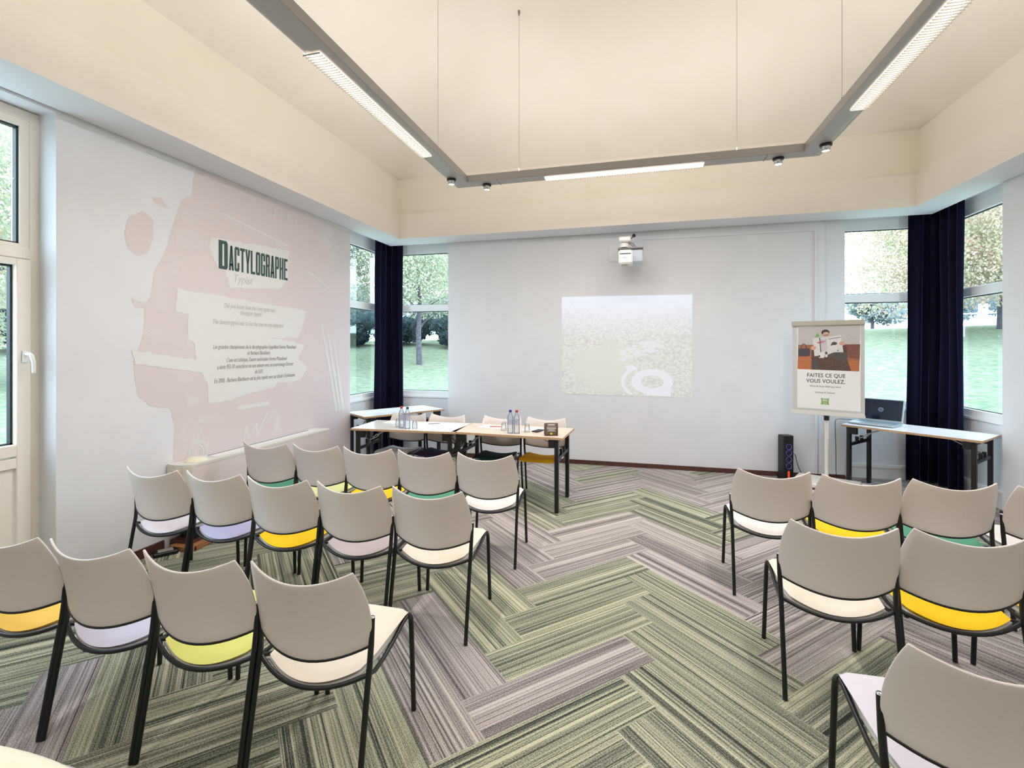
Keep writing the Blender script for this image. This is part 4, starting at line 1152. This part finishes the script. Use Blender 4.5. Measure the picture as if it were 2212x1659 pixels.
LEAF = {'green': leafmat('leaves_green', [(124, 136, 124), (182, 182, 156), (222, 208, 176)]),
        'teal': leafmat('leaves_teal', [(84, 100, 104), (122, 136, 132), (170, 174, 152)]),
        'autumn': leafmat('leaves_autumn', [(196, 140, 112), (216, 184, 164), (164, 168, 134), (212, 164, 130)]),
        'shade': leafmat('leaves_shade', [(48, 62, 68), (76, 90, 92), (106, 118, 106)]),
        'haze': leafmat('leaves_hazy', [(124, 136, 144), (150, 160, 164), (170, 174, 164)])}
M['bark'] = noisy(mat('bark', (76, 72, 80), .9), (62, 58, 68), (100, 92, 96), 12)
def crown_mesh(name, seed, n, rx, rz, leaf, key, lobes=9):
    r = random.Random(seed); vs, fs = [], []
    L_ = [(r.uniform(-.55, .55) * rx, r.uniform(-.55, .55) * rx, r.uniform(-.5, .6) * rz, r.uniform(.4, .62)) for _ in range(lobes)] + [(0, 0, 0, .7)]
    for _ in range(n):
        lx, ly, lz, lr = r.choice(L_)
        d = Vector((r.gauss(0, 1), r.gauss(0, 1), r.gauss(0, 1))).normalized() * (r.random() ** .35)
        c = Vector((lx + d.x * rx * lr, ly + d.y * rx * lr, lz + d.z * rz * lr))
        a = Vector((r.gauss(0, 1), r.gauss(0, 1), r.gauss(0, 1))).normalized(); e = a.orthogonal().normalized(); g = a.cross(e)
        s = leaf * r.uniform(.6, 1.3); k = len(vs)
        vs += [c + e * s, c + g * s * .55, c - e * s, c - g * s * .55]; fs.append((k, k + 1, k + 2, k + 3))
    me = bpy.data.meshes.new(name); me.from_pydata([tuple(v) for v in vs], [], fs); me.materials.append(LEAF[key]); return me
def trunk_mesh(seed, h, r0):
    r = random.Random(seed); b = MB()
    b.tube([(0, 0, -.4), (r.uniform(-.1, .1), 0, h * .3), (r.uniform(-.15, .15), r.uniform(-.15, .15), h * .65), (r.uniform(-.3, .3), 0, h)], [r0 * 1.25, r0, r0 * .8, r0 * .35], 9)
    for _ in range(6):
        a = r.uniform(0, 6.28); z = r.uniform(.35, .75) * h; l = r.uniform(.3, .55) * h * .6
        b.tube([(0, 0, z), (math.cos(a) * l * .5, math.sin(a) * l * .5, z + l * .35), (math.cos(a) * l, math.sin(a) * l, z + l * .6)], [r0 * .35, r0 * .22, r0 * .08], 6)
    return b.mesh('trunk', M['bark'])
CM = {}
def tree(x, y, key, rx, rz, zc, h, r0, n, leaf, label, seed, name='tree', group='trees beyond the windows', off=(0, 0)):
    ck = (key, rx, rz, n, leaf, seed % 3)
    if ck not in CM: CM[ck] = crown_mesh('crown', 50 + seed % 3 + len(CM), n, rx, rz, leaf, key)
    root = thing(name, label, 'tree', (x, y, hgt(x, y)), seed * 1.3, group)
    c = bpy.data.objects.new('crown', CM[ck]); COL.objects.link(c); c.parent = root; c.location = tuple(Matrix.Rotation(-seed * 1.3, 3, 'Z') @ Vector((off[0], off[1], zc)))
    t = bpy.data.objects.new('trunk', trunk_mesh(seed, h, r0)); COL.objects.link(t); t.parent = root
tree(-8.9, 18.6, 'green', 4.4, 3.2, 5.0, 4.2, .11, 42000, .065, 'big pale green tree with straight trunk beyond the left back window', 1)
tree(-8.6, 28.4, 'green', 4.4, 3.2, 5.2, 4.6, .12, 24000, .09, 'pale green tree standing well behind the biggest one, left back window', 4)
tree(-21.4, 33.7, 'teal', 4.2, 2.2, 2.6, 3.0, .16, 7000, .15, 'dark bluish green tree in the belt at the lawn end, left back window', 2)
tree(-14.3, 36.5, 'teal', 4.4, 2.0, 2.2, 3.0, .16, 7000, .15, 'low dark green tree at the lawn edge behind the pale trees', 5)
tree(-12.6, 15.6, 'teal', 2.2, 3.0, 5.0, 4.6, .15, 18000, .065, 'dark trunked bluish tree seen beside the left curtain in the corner window', 3)
tree(-18.5, 20.0, 'autumn', 3.8, 3.6, 4.6, 4.6, .22, 18000, .09, 'pale pinkish tree behind the dark trunk in the left corner window', 6)
tree(-25.5, 23.5, 'green', 4.2, 3.2, 2.8, 4.0, .20, 7000, .15, 'light green tree at the far left of the corner window', 7)
tree(-16.4, 8.4, 'green', 3.4, 4.2, 3.8, 5.0, .24, 40000, .055, 'large pale green tree filling the glazed door', 8)
tree(-25.5, 12.0, 'autumn', 4.6, 4.6, 4.0, 5.0, .26, 9000, .15, 'pale autumn tree behind the green one outside the glazed door', 9)
tree(15.0, 24.9, 'autumn', 5.6, 3.1, 3.75, 4.0, .15, 52000, .065, 'spreading pink and gold autumn tree beyond the right corner windows', 10, off=(-1.1, -.3))
tree(22.5, 27.6, 'green', 4.4, 3.0, 4.0, 4.4, .20, 8000, .14, 'green tree with gold tips behind the autumn tree', 11)
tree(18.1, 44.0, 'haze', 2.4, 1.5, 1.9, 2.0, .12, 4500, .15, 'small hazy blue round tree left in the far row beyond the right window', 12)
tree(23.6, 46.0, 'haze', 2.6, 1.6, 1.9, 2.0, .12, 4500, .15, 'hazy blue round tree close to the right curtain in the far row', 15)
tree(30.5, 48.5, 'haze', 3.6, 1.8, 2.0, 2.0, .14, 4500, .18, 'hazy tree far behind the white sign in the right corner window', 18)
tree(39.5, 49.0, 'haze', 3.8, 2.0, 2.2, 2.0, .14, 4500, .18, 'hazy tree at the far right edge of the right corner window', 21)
for k, (x, y, lab) in enumerate(((-15.2, 22.9, 'dark shrub right beside the left curtain in the corner window'), (-12.6, 24.6, 'dark shrub at the lawn edge left of the big pale tree trunk'), (-8.9, 24.2, 'dark shrub at the lawn edge right of the big pale tree trunk'),
                                 (-18.6, 25.6, 'dark shrub at the lawn end behind the dark trunked tree'), (-22.6, 13.6, 'dark shrub behind the tree outside the glazed door'), (-15.6, 27.9, 'dark shrub farther back between the two shrubs left of the pale trunk'), (-11.4, 28.9, 'dark shrub farther back behind the big pale tree trunk'))):
    ck = 'shrub%d' % (k % 2)
    if ck not in CM: CM[ck] = crown_mesh('foliage', 90 + k, 4200, 1.7, 1.0, .13, 'shade')
    root = thing('shrub', lab, 'shrub', (x, y, hgt(x, y)), k * 1.1, 'shrubs at the lawn edge')
    c = bpy.data.objects.new('foliage', CM[ck]); COL.objects.link(c); c.parent = root; c.location = (0, 0, .75)
    t = bpy.data.objects.new('stem', trunk_mesh(70 + k, 1.0, .06)); COL.objects.link(t); t.parent = root
sg = thing('garden_sign', 'white upright sign panel standing on the lawn beyond the right corner window', 'sign', (18.22, 31.64, hgt(18.22, 31.64)), R(-30))
b = MB(); b.box(-.2, .2, -.04, .04, .2, 1.2, b=.02); b.build('panel', M['white'], sg)
for s in (-1, 1):
    b = MB(); b.cyl((s * .15, 0, -.3), (s * .15, 0, .25), .03, 8); b.build('post', M['white'], sg)
rl = thing('garden_rail', 'low white rail fence along the lawn beside the white sign', 'fence', (19.6, 31.4, hgt(19.6, 31.4)), R(-30))
for x in (-2.6, -1.3, 0, 1.3, 2.6):
    b = MB(); b.cyl((x, .4, -.4), (x, .4, .72), .045, 8); b.build('post', M['white'], rl)
b = MB(); b.cyl((-2.6, .4, .70), (2.6, .4, .70), .04, 8); b.cyl((-2.6, .4, .25), (2.6, .4, .25), .03, 8); b.build('rail', M['white'], rl)

# ------------------------------------------------------------------ light
w = bpy.data.worlds.new('World'); SC.world = w; w.use_nodes = True
bg = w.node_tree.nodes['Background']; bg.inputs['Color'].default_value = (.61, .81, 1.0, 1); bg.inputs['Strength'].default_value = 7.6
def area(name, loc, rot, sx, sy, energy, col, spread=180):
    l = bpy.data.lights.new(name, 'AREA'); l.shape = 'RECTANGLE'; l.size = sx; l.size_y = sy; l.energy = energy; l.color = col
    l.spread = R(spread)
    o = bpy.data.objects.new(name, l); COL.objects.link(o); o.location = loc; o.rotation_euler = rot; return o
WARM = (.975, .98, 1.0)
UP = 6.8; DN = 31.5
# lamp tubes: the three louvred runs throw light down, the rear pair is added fill; the whole ring glows softly on the ceiling
for i, (x, y, sx, sy) in enumerate(((-1.79, 3.1, .10, 1.5), (-.145, 4.69, 1.45, .10), (1.51, 2.9, .10, 1.9), (-1.79, -.6, .10, 1.5), (1.51, -.6, .10, 1.5))):  # last two: unseen fill lamps added behind the camera, without diffusers
    area('lamp_and_fill_down', (x, y, 3.272), (0, 0, 0), sx, sy, DN if y > 0 else DN * .55, WARM)
for (x, y, sx, sy, rx, ry) in ((-1.77, 1.4, .12, 6.6, 0, 145), (1.49, 1.4, .12, 6.6, 0, 215), (-.14, 4.69, 3.2, .12, 145, 0), (-.14, -1.9, 3.2, .12, 215, 0)):
    area('lamp_up', (x, y, 3.38), (R(rx), R(ry), 0), sx, sy, UP * (sx + sy), WARM)
for (x, y) in ((-1.79, 4.46), (-1.496, 4.70), (1.213, 4.70), (1.51, 4.476)):
    l = bpy.data.lights.new('spot_beam', 'SPOT'); l.energy = 25; l.spot_size = R(70); l.spot_blend = .8; l.color = (1, .95, .88); l.shadow_soft_size = .03
    o = bpy.data.objects.new('spot_beam', l); COL.objects.link(o); o.location = (x, y, 3.23)

# ------------------------------------------------------------------ camera
cam = bpy.data.cameras.new('camera'); co = bpy.data.objects.new('camera', cam); COL.objects.link(co)
co.location = (0, 0, 1.62); co.rotation_euler = (R(90), 0, R(14.647))
cam.sensor_width = 36; cam.lens = 36 * 1032.7 / 2212; cam.shift_y = -79.6 / 2212; cam.clip_start = .05; cam.clip_end = 400
SC.camera = co
vs_ = SC.view_settings
vs_.view_transform = 'Standard'; vs_.look = 'None'; vs_.gamma = 1; vs_.use_curve_mapping = False; vs_.exposure = .2
